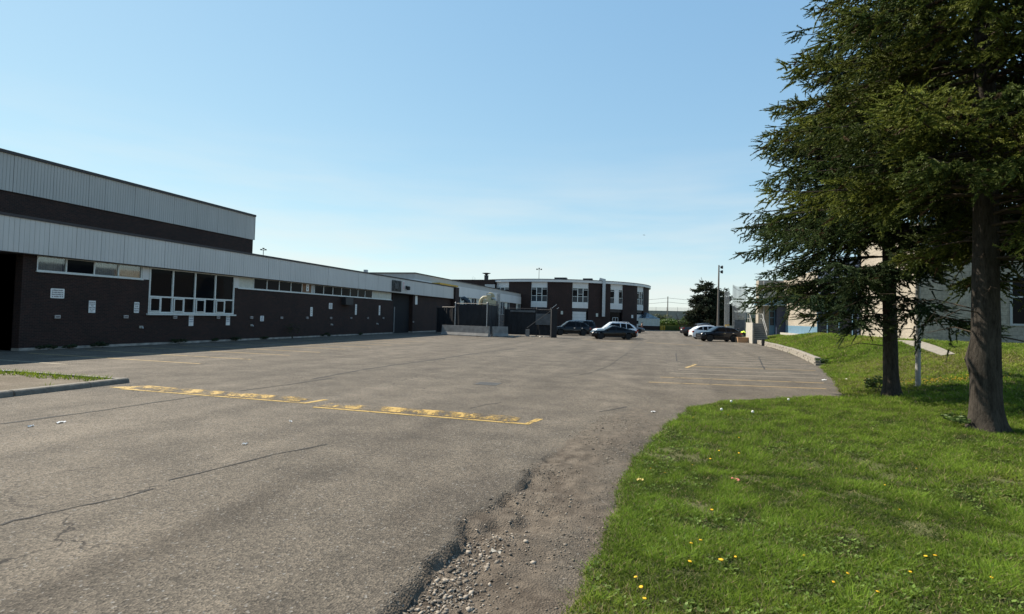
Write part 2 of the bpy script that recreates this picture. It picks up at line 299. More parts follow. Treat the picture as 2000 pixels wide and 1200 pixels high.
def obj(name, me, mat, parent=None, smooth=False, bevel=0, angle=35):
    if bevel:
        bm = bmesh.new(); bm.from_mesh(me); bmesh.ops.remove_doubles(bm, verts=bm.verts, dist=1e-5)
        bmesh.ops.bevel(bm, geom=[e for e in bm.edges], offset=bevel, segments=2, affect='EDGES', clamp_overlap=True); bm.to_mesh(me); bm.free()
    if mat and not me.materials: me.materials.append(MATS[mat])
    if smooth:
        me.polygons.foreach_set('use_smooth', [True] * len(me.polygons))
        if hasattr(me, 'set_sharp_from_angle'): me.set_sharp_from_angle(angle=R_(angle))
    o = bpy.data.objects.new(name, me); COL.objects.link(o)
    if parent is not None: o.parent = parent
    return o
def tag(o, label=None, cat=None, group=None, kind=None):
    for k, v in (('label', label), ('category', cat), ('group', group), ('kind', kind)):
        if v: o[k] = v
    return o
def thing(name, label, cat, loc=(0, 0, 0), rz=0, group=None):
    o = bpy.data.objects.new(name, None); o.empty_display_size = .2; COL.objects.link(o); o.location = loc; o.rotation_euler = (0, 0, rz); return tag(o, label, cat, group)
def copy_tree(o, parent=None):
    c = o.copy(); COL.objects.link(c); c.parent = parent
    for ch in list(o.children): copy_tree(ch, c)
    return c
def npmesh(name, V, Fc, cols=None, smooth=False):
    V = np.asarray(V, np.float32); Fc = np.asarray(Fc, np.int32); k = Fc.shape[1]
    me = bpy.data.meshes.new(name); me.vertices.add(len(V)); me.vertices.foreach_set('co', V.ravel())
    me.loops.add(Fc.size); me.loops.foreach_set('vertex_index', Fc.ravel()); me.polygons.add(len(Fc))
    me.polygons.foreach_set('loop_start', np.arange(0, Fc.size, k, dtype=np.int32)); me.polygons.foreach_set('loop_total', np.full(len(Fc), k, np.int32))
    if smooth: me.polygons.foreach_set('use_smooth', np.ones(len(Fc), bool))
    me.update(calc_edges=True)
    if cols is not None:
        a = me.color_attributes.new('Col', 'FLOAT_COLOR', 'POINT'); c = np.ones((len(V), 4), np.float32); c[:, :3] = cols; a.data.foreach_set('color', c.ravel())
    return me
# ------------------------------------------------------------------ ground, lot, lawn
def poly_sd(x, y, poly):
    """signed distance to a polygon, positive inside"""
    P = np.array(poly); n = len(P); d = np.full(x.shape, 1e9); ins = np.zeros(x.shape, bool)
    for i in range(n):
        a, b = P[i], P[(i + 1) % n]; e = b - a; t = np.clip(((x - a[0]) * e[0] + (y - a[1]) * e[1]) / max(e @ e, 1e-9), 0, 1)
        d = np.minimum(d, np.hypot(x - a[0] - t * e[0], y - a[1] - t * e[1]))
        c = ((a[1] > y) != (b[1] > y)) & (x < (b[0] - a[0]) * (y - a[1]) / (b[1] - a[1] + 1e-12) + a[0]); ins ^= c
    return np.where(ins, d, -d)
def line_sd(x, y, pts):
    """signed distance to an open polyline, positive to its right"""
    P = np.array(pts); d = np.full(x.shape, 1e9); sg = np.ones(x.shape)
    for i in range(len(P) - 1):
        a, b = P[i], P[i + 1]; e = b - a; t = np.clip(((x - a[0]) * e[0] + (y - a[1]) * e[1]) / (e @ e), 0, 1)
        q = np.hypot(x - a[0] - t * e[0], y - a[1] - t * e[1]); s = np.where((x - a[0]) * e[1] - (y - a[1]) * e[0] > 0, 1, -1)
        m = q < d; d = np.where(m, q, d); sg = np.where(m, s, sg)
    return d * sg
g2 = lambda L: [tuple(G(*p))[:2] for p in L]
EDGE = g2([(1105, 1200), (1150, 1110), (1188, 1020), (1200, 975), (1215, 930), (1265, 865), (1300, 830), (1345, 797), (1420, 784), (1500, 781), (1645, 776), (1627, 745), (1606, 722)])
WALL_TOP = [(8.0, 31.6), (8.7, 37.5), (9.2, 43.0), (9.5, 52), (9.75, 60.0)]
LAWN = [(-.75, -8), (-.62, 2.5)] + EDGE + WALL_TOP + [(9.0, 64), (8.6, 90), (60, 90), (60, -8)]
_ey = np.array([-8, 2.5] + [p[1] for p in EDGE] + [p[1] for p in WALL_TOP] + [90.]); _ex = np.array([-.7, -.62] + [p[0] for p in EDGE] + [p[0] for p in WALL_TOP] + [9.5])
_o = np.argsort(_ey); _ey, _ex = _ey[_o], _ex[_o]
XB = 13.2
def lawn_h(x, y):
    x = np.asarray(x, float); y = np.asarray(y, float)
    xe = np.interp(y, _ey, _ex); eh = .34 * sstep(30.8, 32.6, y) * (1 - .5 * sstep(58, 64, y)); gb = .22 + 1.16 * sstep(9, 31, y) - .55 * sstep(50, 62, y)
    t = (x - xe) / np.maximum(XB - xe, .5); g = eh + (gb - eh) * sstep(-.02, 1.0, t) * .94 + (gb - eh) * .06 * np.clip(t, 0, 1)
    return g + .02 * vnoise(x * 1.1, y * 1.1, 5) * sstep(0, .5, x - xe) - .25 * sstep(24, 15, y) * sstep(9, 16, x) * 0
def lz(x, y): return float(lawn_h(np.array([x]), np.array([y]))[0])
def on_lawn(px, py):
    d = ray(px, py); t = 3.0
    while t < 90:
        p = CAM + d * t
        if p.z <= lz(p.x, p.y): return p
        t += .02
    return p
EDGE_BREAK = g2([(640, 1290), (700, 1235), (745, 1198), (814, 1123), (847, 1087), (870, 1072), (892, 1052), (900, 1030), (907, 1016), (930, 1000), (958, 988), (985, 966), (1018, 938), (1045, 914), (1080, 880), (1130, 845), (1180, 815), (1250, 790), (1330, 775)])
def dirt_sd(x, y): return line_sd(x, y, EDGE_BREAK) + .09 * vnoise(x * 3.5, y * 3.5, 11, 3) + .035 * vnoise(x * 12, y * 12, 12, 2)
def lot_h(x, y):
    sd = dirt_sd(x, y); near = np.maximum(sstep(7.7, 6.9, y), .6 * np.exp(-((y - 8.05) / .32) ** 2))     # a clean broken edge close by, worn flush farther off
    brk = sstep(.0, .05, sd) * near * (.3 + .7 * sstep(-.35, .1, vnoise(x * 1.6, y * 1.6, 31, 3)))
    h = -.1 * brk * (1 - .75 * sstep(.25, 1.1, sd)) + .012 * vnoise(x * .5, y * .5, 3, 3) * sstep(.0, .6, sd) * sstep(12, 9, y)
    return h + .016 * vnoise(x * 6, y * 6, 4, 4) * sstep(-.02, .15, sd) * sstep(13, 10, y)
def axis(segs):
    out = []
    for a, b, st in segs: out += list(np.arange(a, b - 1e-6, st))
    return np.array(out + [segs[-1][1]])
def grid(xs, ys, hf):
    X, Y = np.meshgrid(xs, ys); V = np.stack([X.ravel(), Y.ravel(), hf(X.ravel(), Y.ravel())], 1); nx, ny = len(xs), len(ys)
    i = np.arange(nx - 1)[None, :] + np.arange(ny - 1)[:, None] * nx; i = i.ravel(); return V, np.stack([i, i + 1, i + nx + 1, i + nx], 1)
tag(obj('ground', npmesh('ground', [(-4000, -400, -.3), (4000, -400, -.3), (4000, 6000, -.3), (-4000, 6000, -.3)], [(0, 1, 2, 3)]), 'field'), kind='structure')
V, Fc = grid(axis([(-75, -20, 5), (-20, -6, .8), (-6, 3.2, .05), (3.2, 12, .5), (12, 62, 10)]), axis([(-12, 2.6, 1.2), (2.6, 12.5, .05), (12.5, 18, .4), (18, 40, 2), (40, 124, 6)]), lot_h)
c = Fc; cx = V[c].mean(1); sdl = poly_sd(cx[:, 0], cx[:, 1], LAWN); Fc = Fc[(sdl < 1.0) | (cx[:, 1] > 88)]
me = npmesh('parking_lot', V, Fc, smooth=True)
sd = dirt_sd(V[:, 0], V[:, 1]); at = me.attributes.new('dirt', 'FLOAT', 'POINT')
dv = sstep(-.12, .12, sd) * (.9 - .75 * sstep(.2, 1.4, sd) * sstep(-.3, .3, vnoise(V[:, 0] * .8, V[:, 1] * .8, 21, 3)))
dv = np.maximum(dv, .38 * sstep(-1.6, -.1, sd) * sstep(-.2, .5, vnoise(V[:, 0] * 1.2, V[:, 1] * .8, 22, 3))); dv *= .55 + .45 * sstep(11, 7.5, V[:, 1]); dv *= sstep(16, 12.5, V[:, 1])
at.data.foreach_set('value', dv.astype(np.float32))
st = .5 * np.exp(-((V[:, 0] + 4.2 + .25 * vnoise(V[:, 1] * .5, V[:, 1] * 0, 44)) / .3) ** 2) * sstep(8.5, 5, V[:, 1]) * sstep(-.5, .3, vnoise(V[:, 0] * .9, V[:, 1] * .7, 45, 3)) + .4 * np.exp(-((V[:, 0] + 2.65 - .12 * (V[:, 1] - 4)) / .2) ** 2) * sstep(8, 5, V[:, 1]) * sstep(-.4, .4, vnoise(V[:, 0] * .9, V[:, 1] * .7, 46, 3)) + .3 * sstep(.15, .55, vnoise(V[:, 0] * .7 + .25 * V[:, 1], V[:, 1] * .12, 41, 3)) + .4 * sstep(.9, .2, np.abs(poly_sd(V[:, 0], V[:, 1], LAWN) + .25)) * sstep(12.5, 9, V[:, 1])
a2 = me.attributes.new('stain', 'FLOAT', 'POINT'); a2.data.foreach_set('value', np.clip(st, 0, 1).astype(np.float32))
LOT = tag(obj('parking_lot', me, 'asphalt'), kind='structure')

def lawn_surface(x, y):
    sd = poly_sd(x, y, LAWN) + .07 * vnoise(x * 2.6, y * 2.6, 14, 3) * (y < 31); return np.where(y > 31.2, lawn_h(x, y) - 1.2 * sstep(-.08, -.3, sd), lawn_h(x, y) * sstep(-.1, .3, sd) + .015 - .35 * sstep(.12, -.5, sd))
V, Fc = grid(axis([(-2.4, 13, .14), (13, 61, 3)]), axis([(-9, 2.6, .8), (2.6, 20, .14), (20, 66, .5), (66, 91, 3)]), lawn_surface)
cx = V[Fc].mean(1); Fc = Fc[poly_sd(cx[:, 0], cx[:, 1], LAWN) > -.7]
LAWN_O = tag(obj('lawn', npmesh('lawn', V, Fc, smooth=True), 'lawn_soil'), kind='structure')

def ribbon(pts, w, z=.005, jit=0):
    pts = [Vector((p[0], p[1], 0)) for p in pts]; mb = MB(); L = []
    for i, p in enumerate(pts):
        d = (pts[min(i + 1, len(pts) - 1)] - pts[max(i - 1, 0)]).normalized(); s = Vector((d.y, -d.x, 0)) * (w / 2 * (1 + random.uniform(-jit, jit)))
        zz = z + float(lot_h(np.array([p.x]), np.array([p.y]))[0]); L.append((p + s + Vector((0, 0, zz)), p - s + Vector((0, 0, zz))))
    for i in range(len(L) - 1): mb.quad(L[i][0], L[i + 1][0], L[i + 1][1], L[i][1])
    return mb
# left row of stalls: the visible ends, run back to the wall
for e in ((391, 711), (490, 702.5), (565, 694.4), (625, 688.7), (674, 682.6), (724, 679), (765, 675), (800, 671.5), (832, 668.5)):
    p = G(*e); ribbon([(-26.6, p.y + .25), (-22, p.y + .1), (p.x, p.y)], .11).build('stall_line', 'line_yellow', LOT)
ribbon([(-26.6, 14.6), (-20.5, 14.45)], .11).build('stall_line', 'line_pale', LOT)
Y0 = 19.0
for k in range(13):
    y = Y0 + 1.9 * k; x0 = -.34 + .38 * k; x1 = float(np.interp(y + .5, _ey, _ex)) - .25
    ribbon([(x0, y), ((x0 + x1) / 2, y + .45), (x1, y + .9)], .1).build('stall_line', 'line_yellow' if k in (0, 1, 4) else 'line_pale', LOT)
ribbon(g2([(1340, 719), (1359, 712)]), .14).build('stall_line', 'line_yellow', LOT)
for a, b in (((1120, 662), (1165, 665)), ((1166, 666.5), (1236, 669)), ((1262, 669.5), (1372, 675.5))): ribbon(g2([a, b]), .2).build('lane_mark', 'line_yellow', LOT)
for cpts, w in (([(0, 829), (100, 815), (200, 802), (300, 787), (395, 773)], .075), ([(470, 764), (560, 752), (655, 738)], .085), ([(610, 741), (700, 724), (780, 712), (850, 703), (905, 694), (1010, 681)], .11), ([(0, 1026), (60, 1011), (120, 998), (180, 984), (240, 973), (300, 955)], .026),
                ([(330, 938), (430, 915), (540, 887), (640, 868)], .028), ([(1256, 667), (1225, 690), (1190, 715), (1150, 730), (1100, 738)], .03), ([(920, 798), (950, 791), (978, 787)], .03), ([(1000, 745), (960, 739), (925, 742), (890, 741)], .03), ([(1320, 690), (1322, 706), (1340, 710), (1358, 711)], .05), ([(1482, 697), (1488, 712), (1494, 722)], .05), ([(1170, 805), (1200, 800), (1225, 795)], .04)):
    P = g2(cpts); Q = []
    for a, b in zip(P, P[1:]):
        m = max(2, int(math.dist(a, b) / .35))
        for i in range(m): t = i / m; Q.append((a[0] + (b[0] - a[0]) * t + random.gauss(0, .012), a[1] + (b[1] - a[1]) * t + random.gauss(0, .012)))
    ribbon(Q + [P[-1]], w, .005, .5).build('crack', 'crack_tar', LOT)

# speed bumps: low asphalt humps with worn yellow paint and a painted outline
def speed_bump(x0, x1, y0, label):
    t = thing('speed_bump', label, 'speed bump', ((x0 + x1) / 2, y0 + .3, 0)); n, k = 40, 9; xs = np.linspace(x0, x1, n); V = []
    def hgt(u, x): return .055 * math.sin(math.pi * u) ** 1.2 * min(1, (x - x0) / .25, (x1 - x) / .25) * (1 + .18 * float(vnoise(np.array([x * 2.]), np.array([u * 3.]), 6)[0]))
    for nm, mat, dz, wid in (('hump', 'asphalt', .004, 1), ('paint', 'bump_yellow', .009, .94)):
        mb = MB(); V = [[(x, y0 + .06 + .5 * (.5 + (j / (k - 1) - .5) * wid) , dz + hgt(.5 + (j / (k - 1) - .5) * wid, x)) for j in range(k)] for x in xs]
        for i in range(n - 1):
            for j in range(k - 1): mb.quad(V[i][j], V[i + 1][j], V[i + 1][j + 1], V[i][j + 1])
        mb.build(nm, mat, t, smooth=True)
    MB().box(x0 - .05, x1 + .3, y0 - .1, y0, .003, .008).build('painted_edge', 'edge_yellow', t)
    a, b = Vector((x1 + .3, y0 - .1, 0)), Vector((x1 + .45, y0 + .58, 0)); MB().quad(a + Vector((-.12, 0, .0055)), a + Vector((0, 0, .0055)), b + Vector((0, 0, .0055)), b + Vector((-.16, 0, .0055))).build('painted_edge', 'edge_yellow', t)
    return t
b1 = speed_bump(-13.3, -8.1, 10.8, 'worn yellow speed bump beside the grassy kerbed island')
p = MB().poly([(-13.9, 10.85, .006), (-12.9, 10.8, .006), (-12.3, 11.45, .006), (-13.3, 11.5, .006)]).build('painted_edge', 'edge_yellow', b1)
speed_bump(-7.3, -2.75, 10.42, 'worn yellow speed bump at the middle of the lane, next to the dirt verge')

# kerbed island
isl = tag(thing('traffic_island', None, None, (-17, 5, 0)), kind='structure')
random.seed(3); y = -4.0
while y < 11.6:
    L = min(random.uniform(1.7, 2.1), 11.75 - y); sh = random.uniform(-.015, .015)
    MB().prism([Vector((-14.5, 0, -.05)), Vector((-14.24 + sh, 0, -.05)), Vector((-14.27 + sh, 0, .09)), Vector((-14.31 + sh, 0, .125)), Vector((-14.5, 0, .13))], (0, y + .01, 0), (0, y + L - .012, random.uniform(-.004, .01))).build('kerb', 'kerb_concrete', isl, bevel=.012); y += L
x = -14.55
while x > -22:
    L = 1.9; MB().prism([Vector((0, 11.55, -.05)), Vector((0, 11.83, -.05)), Vector((0, 11.8, .11)), Vector((0, 11.55, .13))], (x - L + .01, 0, 0), (x, 0, 0)).build('kerb', 'kerb_concrete', isl); x -= L
V, Fc = grid(np.arange(-22.2, -14.48, .15), np.arange(-4, 11.6, .15), lambda x, y: .10 + .035 * vnoise(x * .9, y * .9, 17, 4)); obj('soil', npmesh('soil', V - np.array([-17, 5, 0]), Fc, smooth=True), 'island_soil', isl)

# storm drain set into the asphalt
dc = G(953, 750); t = thing('storm_drain', 'rusty steel drain grate set in cracked asphalt', 'drain grate', (dc.x, dc.y, 0))
t.scale = (.72, .8, 1); MB().box(-.5, .5, -.42, -.36, -.01, .008).box(-.5, .5, .36, .42, -.01, .008).box(-.5, -.44, -.36, .36, -.01, .008).box(.44, .5, -.36, .36, -.01, .008).build('frame', 'grate', t, world=False)
MB().box(-.44, .44, -.36, .36, -.012, .004).build('sump', 'trim', t, world=False)
for i in range(9): MB().box(-.42 + i * .1, -.37 + i * .1, -.36, .36, -.005, .0075).build('slat', 'grate', t, world=False)

# concrete strips in the grass: short kerb at the retaining wall end, walkway from the building
MB().prism([Vector((7.75, 30.9, .0)), Vector((10.4, 31.1, .0)), Vector((10.4, 31.4, .0)), Vector((7.75, 31.25, 0))], (0, 0, -.1), (0, 0, .10)).build('kerb', 'kerb_concrete', LAWN_O)
def drape(poly_px, name, mat, dz):
    P = [on_lawn(*q) for q in poly_px]; mb = MB(); n = 14
    for i in range(n):
        r = []
        for t_ in (i / n, (i + 1) / n):
            a = P[0].lerp(P[1], t_); b = P[3].lerp(P[2], t_); r.append([a.lerp(b, s / 6) for s in range(7)])
        for s in range(6):
            mb.quad(*[Vector((q.x, q.y, lz(q.x, q.y) + dz)) for q in (r[0][s], r[1][s], r[1][s + 1], r[0][s + 1])])
    return mb.build(name, mat)
PATH_PX = [(1742, 666), (1838, 697), (1866, 694), (1796, 668)]
PATH = tag(drape(PATH_PX, 'footpath', 'path_concrete', .05), kind='structure')
_pp = [on_lawn(*q) for q in PATH_PX]; PATH_POLY = [(q.x, q.y) for q in _pp]
# ------------------------------------------------------------------ school building (left)
XW = -28.1; XF = XW + .35; ZB, ZT = 4.45, 6.0; Y_A = PX(40, 600, XW).y; Y_B = PX(768, 600, XW).y; Y_C = PX(806, 600, XW).y; Y_D = PX(880, 600, XW).y
yw = lambda px: PX(px, 560, XW).y
sch = thing('school_building', 'long low brown brick school building with pale ribbed metal fascia', 'building', (XW, Y_A, 0))
Z1, Z2, Z3 = PX(180, 538, XW).z, PX(288, 612, XW).z, PX(620, 575, XW).z
def wall(y0, y1, z0, z1, mat='brick', x0=-28.6, x1=XW, name='wall', par=None): return MB().box(x0, x1, y0, y1, z0, z1).build(name, mat, par or sch)
yb0, yb1 = yw(291), yw(458); ys0, ys1 = yw(70), yw(278); yt0, yt1 = yw(466), yw(768)
wall(Y_A, yb0, .12, Z1); wall(Y_A, ys0, Z1, ZB); wall(yb0, yb1, .12, Z2); wall(yb1, Y_B, .12, Z3); wall(yt1, Y_B, Z3, ZB)
wall(Y_C, Y_D, .12, ZB); MB().box(-60, XW, Y_A - 28, Y_D, 5.9, 6.02).build('roof', 'roof_tar', sch)
MB().box(-28.55, XW + .05, Y_A, Y_B, -.1, .12).box(-28.55, XW + .05, Y_C, Y_D, -.1, .12).build('foundation', 'foundation', sch)
MB().box(-60, -28.55, Y_A, Y_D, 0, 5.9).build('core', 'room', sch)
# porch recess at the corner
wall(Y_A - 28, Y_A, 0, ZB, x0=-33, x1=-32.4, name='porch_wall'); wall(Y_A, Y_A + .3, 0, ZB, x0=-32.4, x1=-28.6, name='porch_wall'); MB().box(-33, XF - .02, Y_A - 28, Y_D, ZB - .03, ZB + .02).build('soffit', 'soffit', sch)
# door recess
wall(Y_B, Y_B + .25, 0, ZB, x0=-30.2, x1=-28.6, name='recess_wall'); wall(Y_C - .25, Y_C, 0, ZB, x0=-30.2, x1=-28.6, name='recess_wall'); wall(Y_B, Y_C, 0, ZB, x0=-30.5, x1=-30.2, name='recess_wall')
dm = (Y_B + Y_C) / 2
for s in (-1, 1):
    d = MB().box(-30.2, -30.12, dm + min(0, s) * 1.0 + .01, dm + max(0, s) * 1.0 - .01, .02, 2.3).build('door', 'dark_metal', sch); MB().box(-30.12, -30.05, dm + s * .12 - .03, dm + s * .12 + .03, .95, 1.25).build('handle', 'steel', d)
MB().box(-28.15, -28.08, Y_B + .28, Y_B + .36, .1, 2.9).build('door_edge', 'galvanised', sch)
# fascia: ribbed metal sheets, each its own piece
def siding_mesh(name, w, h, ribs, depth=.016):
    mb = MB(); pts = []; p = w / ribs
    for i in range(ribs): a = i * p; pts += [(a + .004, depth), (a + p * .86, depth), (a + p * .89, 0), (a + p * .97, 0)]
    pts.append((w - .002, depth))
    for (a, da), (b, db) in zip(pts, pts[1:]): mb.quad((da, a, 0), (db, b, 0), (db, b, h), (da, a, h))
    mb.quad((-.05, .004, 0), (-.05, w - .002, 0), (depth, w - .002, 0), (depth, .004, 0)); me = mb.mesh(name); me.materials.append(MATS['siding']); return me
def sheets(par, x, y0, y1, z0, z1, w, ribs, mat='siding'):
    n = max(1, round((y1 - y0) / w)); w = (y1 - y0) / n; me = siding_mesh('fascia_sheet', w, z1 - z0, ribs); me.materials[0] = MATS[mat]; o0 = root_loc(par)
    for i in range(n): o = obj('fascia_sheet', me, None, par); o.location = (x + random.uniform(-.006, .006) - o0[0], y0 + i * w - o0[1], z0 - o0[2])
sheets(sch, XF, Y_A - 20, Y_D + .1, ZB, ZT, 1.22, 6)
MB().box(XF - .5, XF + .06, Y_A - 20, Y_D + .15, ZT, ZT + .13).build('coping', 'coping', sch); MB().box(-28.6, XF - .005, Y_A - 20, Y_D, ZB + .03, ZT).build('fascia_back', 'soffit', sch)
MB().box(-29.2, XF + .28, Y_D + .15, Y_D + 1.5, 0, ZT + .05).build('end_pier', 'brick', sch); MB().box(-29.3, XF + .1, Y_D - 5, Y_D + 1.55, ZT + .14, ZT + .35).build('flashing', 'yellow_post', sch)
# windows
def framebox(x, y0, y1, z0, z1, w=.07, d=.09, mull=(), trans=()):
    mb = MB(); mb.box(x - d, x, y0, y1, z0, z0 + w).box(x - d, x, y0, y1, z1 - w, z1).box(x - d, x, y0, y0 + w, z0 + w, z1 - w).box(x - d, x, y1 - w, y1, z0 + w, z1 - w)
    for m in mull: mb.box(x - d + .01, x - .004, m - w / 2, m + w / 2, z0 + w, z1 - w)
    for z in trans: mb.box(x - d + .012, x + .003, y0 + w, y1 - w, z - w / 2, z + w / 2)
    return mb
def pane(par, y0, y1, z0, z1, mat='glass_dark', x=XW - .06, name='pane'): return MB().box(x - .012, x, y0 + .02, y1 - .02, z0, z1).build(name, mat, par)
def strip_window(bounds, z0, z1, mats):
    y0, y1 = yw(bounds[0]), yw(bounds[-1]); ms = [yw(b) for b in bounds[1:-1]]
    w = framebox(XW - .01, y0, y1, z0, z1, .06, .1, ms).build('window', 'frame_white', sch); MB().box(XW - .02, XW + .07, y0 - .04, y1 + .04, z0 - .05, z0 + .004).build('sill', 'frame_white', w)
    es = [y0] + ms + [y1]
    for a, b, m in zip(es, es[1:], mats):
        pane(w, a, b, z0 + .05, z1 - .05, m if m in MATS and m.startswith('glass') else ('clear_glass' if m == 'curtain' else m))
        if m == 'curtain':
            mb = MB(); n = 34
            for i in range(n):
                q = [(XW - .2 + .035 * math.sin(u * 3.1) * math.sin(u * 1.13 + .5) , a + .05 + (b - a - .1) * u / n) for u in (i, i + 1)]
                mb.quad((q[0][0], q[0][1], z0 + .05), (q[1][0], q[1][1], z0 + .05), (q[1][0], q[1][1], z1 - .05), (q[0][0], q[0][1], z1 - .05))
            mb.build('curtain', 'curtain', w, smooth=True)
    return w
strip_window([70, 128.5, 183.5, 231, 277], Z1, ZB, ['curtain', 'glass_dark', 'curtain', 'curtain'])
bz = PX(370, 583, XW).z
for q_ in ((yw(278), yb0, Z1), (yb1, yt0, Z3)): MB().box(XW - .12, XW - .02, q_[0], q_[1], q_[2], ZB).build('infill_panel', 'siding_white', sch)
ms = [yw(v) for v in (338, 381.5, 421)]
bw = framebox(XW + .02, yb0, yb1, Z2, ZB, .09, .12, ms, [bz]).build('window', 'frame_white', sch); es = [yb0] + ms + [yb1]; MB().box(XW - .02, XW + .14, yb0 - .1, yb1 + .12, Z2 - .1, Z2 - .01).build('sill', 'frame_white', bw)
for a, b in zip(es, es[1:]):
    pane(bw, a + .03, b - .03, bz + .04, ZB - .08); m = (a + b) / 2; MB().box(XW - .09, XW + .015, m - .05, m + .05, Z2 + .09, bz - .045).build('mullion', 'frame_white', bw)
    pane(bw, m + .05, b - .04, Z2 + .09, bz - .04); f = framebox(XW + .075, a + .06, m - .06, Z2 + .1, bz - .06, .055, .05).build('sash', 'frame_white', bw); pane(bw, a + .1, m - .1, Z2 + .14, bz - .1, x=XW + .04)
strip_window([466, 496, 522, 546, 569, 590.5, 609.5, 615, 633, 651, 668, 685, 700, 714, 728, 742, 754, 765], Z3, ZB, ['blind'] + ['glass_dark'] * 4 + ['plywood', 'frame_grey'] + ['glass_dark'] * 7 + ['blind'] * 3)
# parts fixed to the wall: vent hood, meter conduits
v0 = PX(672, 588, XW); MB().box(XW - .02, XW + .45, yw(668), yw(683), v0.z - .35, v0.z + .3).build('vent_hood', 'dark_metal', sch)
for px, py in ((876, 0),): pass
# upper storey (gymnasium) behind the low front
XT = -34.0; YT = PX(497, 424, XT).y; zt = PX(497, 424, XT).z; zs = PX(495, 469, XT).z
gym = thing('gymnasium_block', 'tall brick gymnasium block with wide grey ribbed metal band rising behind', 'building', (XT, YT, 0))
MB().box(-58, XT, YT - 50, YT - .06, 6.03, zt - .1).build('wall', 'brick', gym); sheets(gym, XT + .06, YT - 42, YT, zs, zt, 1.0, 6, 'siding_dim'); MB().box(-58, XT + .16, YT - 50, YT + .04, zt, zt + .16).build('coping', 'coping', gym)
MB().box(-40, XT + .09, YT, YT + .05, zs, zt).build('end_cap', 'siding_dim', gym)
# second block behind
X2 = -29.0; Y2a = PX(808, 540, X2).y; Y2b = PX(1019, 590, X2).y; z2t = PX(808, 534, X2).z; z2m = PX(1010, 579.5, X2).z; z2b = PX(1019, 594.5, X2).z
b2 = thing('workshop_block', 'low brick workshop wing with two tone pale fascia and strip windows behind the fenced yard', 'building', (X2, Y2a, 0))
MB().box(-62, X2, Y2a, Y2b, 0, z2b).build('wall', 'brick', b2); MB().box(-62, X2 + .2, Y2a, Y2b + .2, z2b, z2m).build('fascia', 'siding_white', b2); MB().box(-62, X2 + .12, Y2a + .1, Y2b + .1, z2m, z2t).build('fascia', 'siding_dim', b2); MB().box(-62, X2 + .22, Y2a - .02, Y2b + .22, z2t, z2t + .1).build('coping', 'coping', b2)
yy = lambda px: PX(px, 600, X2).y
for a, b, m in ((893, 925, 6), (930, 962, 5), (972, 994, 5), (1008, 1018, 4)):
    w = MB(); y0, y1 = yy(a), yy(b); z0 = 2.6; w.box(X2 - .05, X2 + .03, y0, y1, z0 - .06, z0).box(X2 - .05, X2 + .03, y0, y1, z2b - .06, z2b - .005)
    for i in range(m + 1): q = y0 + (y1 - y0) * i / m; w.box(X2 - .05, X2 + .06, q - .06, q + .06, z0, z2b - .06)
    w = w.build('window', 'frame_white', b2)
    for i in range(m): q = (y1 - y0) / m; MB().box(X2, X2 + .012, y0 + q * i + .06, y0 + q * (i + 1) - .06, z0, z2b - .06).build('pane', 'blind' if (i + int(a)) % 3 == 0 else 'glass_blue', w)
pz = PX(727, 532, X2 - .3); MB().box(-36, -35.6, Y2a + .2, Y2a + .6, z2t, z2t + .45).build('roof_vent', 'galvanised', b2)

# ------------------------------------------------------------------ round block
D0 = 136.0; cc = CAM + (_f * 1).normalized() * 0; _h = Vector((-math.sin(PSI), math.cos(PSI), 0)); DC = Vector((0, 0, 0)) + _h * D0 + Vector((math.cos(PSI), math.sin(PSI), 0)) * (87 / F * D0); RD = 22.7
tocam = (-DC).normalized(); right_ = Vector((math.cos(PSI), math.sin(PSI), 0))
def dp(phi, r, z):
    a = R_(phi); t0 = Vector((tocam.x, tocam.y, 0)).normalized(); rr = Vector((-t0.y, t0.x, 0)); rr = rr if rr.dot(right_) > 0 else -rr
    return DC + (t0 * math.cos(a) + rr * math.sin(a)) * r + Vector((0, 0, z))
drum = thing('round_block', 'round two storey brown brick building with tall windows and white roof band', 'building', tuple(DC))
def arc(p0, p1, z0, z1, r, name, mat, par=None, th=.3, n=None):
    n = n or max(1, int((p1 - p0) / 1.5)); mb = MB(); uvs = []
    for i in range(n):
        a, b = p0 + (p1 - p0) * i / n, p0 + (p1 - p0) * (i + 1) / n
        for f in ((dp(a, r, z0), dp(b, r, z0), dp(b, r, z1), dp(a, r, z1)), (dp(a, r - th, z1), dp(b, r - th, z1), dp(b, r, z1), dp(a, r, z1)), (dp(a, r - th, z0), dp(b, r - th, z0), dp(b, r, z0), dp(a, r, z0))): mb.quad(*f); uvs.append(f)
    for e in (p0, p1): mb.quad(dp(e, r - th, z0), dp(e, r, z0), dp(e, r, z1), dp(e, r - th, z1))
    o = mb.build(name, mat, par or drum)
    if mat == 'brick_uv':
        u = o.data.uv_layers.new(name='uv'); L = DC
        for lp in o.data.loops:
            c = o.data.vertices[lp.vertex_index].co; u.data[lp.index].uv = (math.atan2(c.x, c.y) * r, c.z)
    return o
HZ = dict(top=10.25, band=9.75, wt=8.7, wb=5.5, pb=4.35)
arc(-180, 180, HZ['band'], HZ['top'], RD + .35, 'roof_band', 'siding_white', th=.8, n=90); arc(-180, 180, HZ['top'], HZ['top'] + .12, RD + .38, 'coping', 'coping', th=.8, n=90)
MB().poly([dp(i * 6, RD + .2, HZ['top'] - .1) for i in range(60)]).build('roof', 'roof_tar', drum)
BW = 4.4; KB = list(range(-3, 5)); bays = [-9.4 + 22.2 * k for k in KB]; ed = []
for i, b in enumerate(bays):
    if i < len(bays) - 1: arc(b + BW, bays[i + 1] - BW, 0, HZ['band'], RD, 'wall', 'brick_uv')
arc(bays[-1] + BW, 180, 0, HZ['band'], RD, 'wall', 'brick_uv'); arc(-180, bays[0] - BW, 0, HZ['band'], RD, 'wall', 'brick_uv')
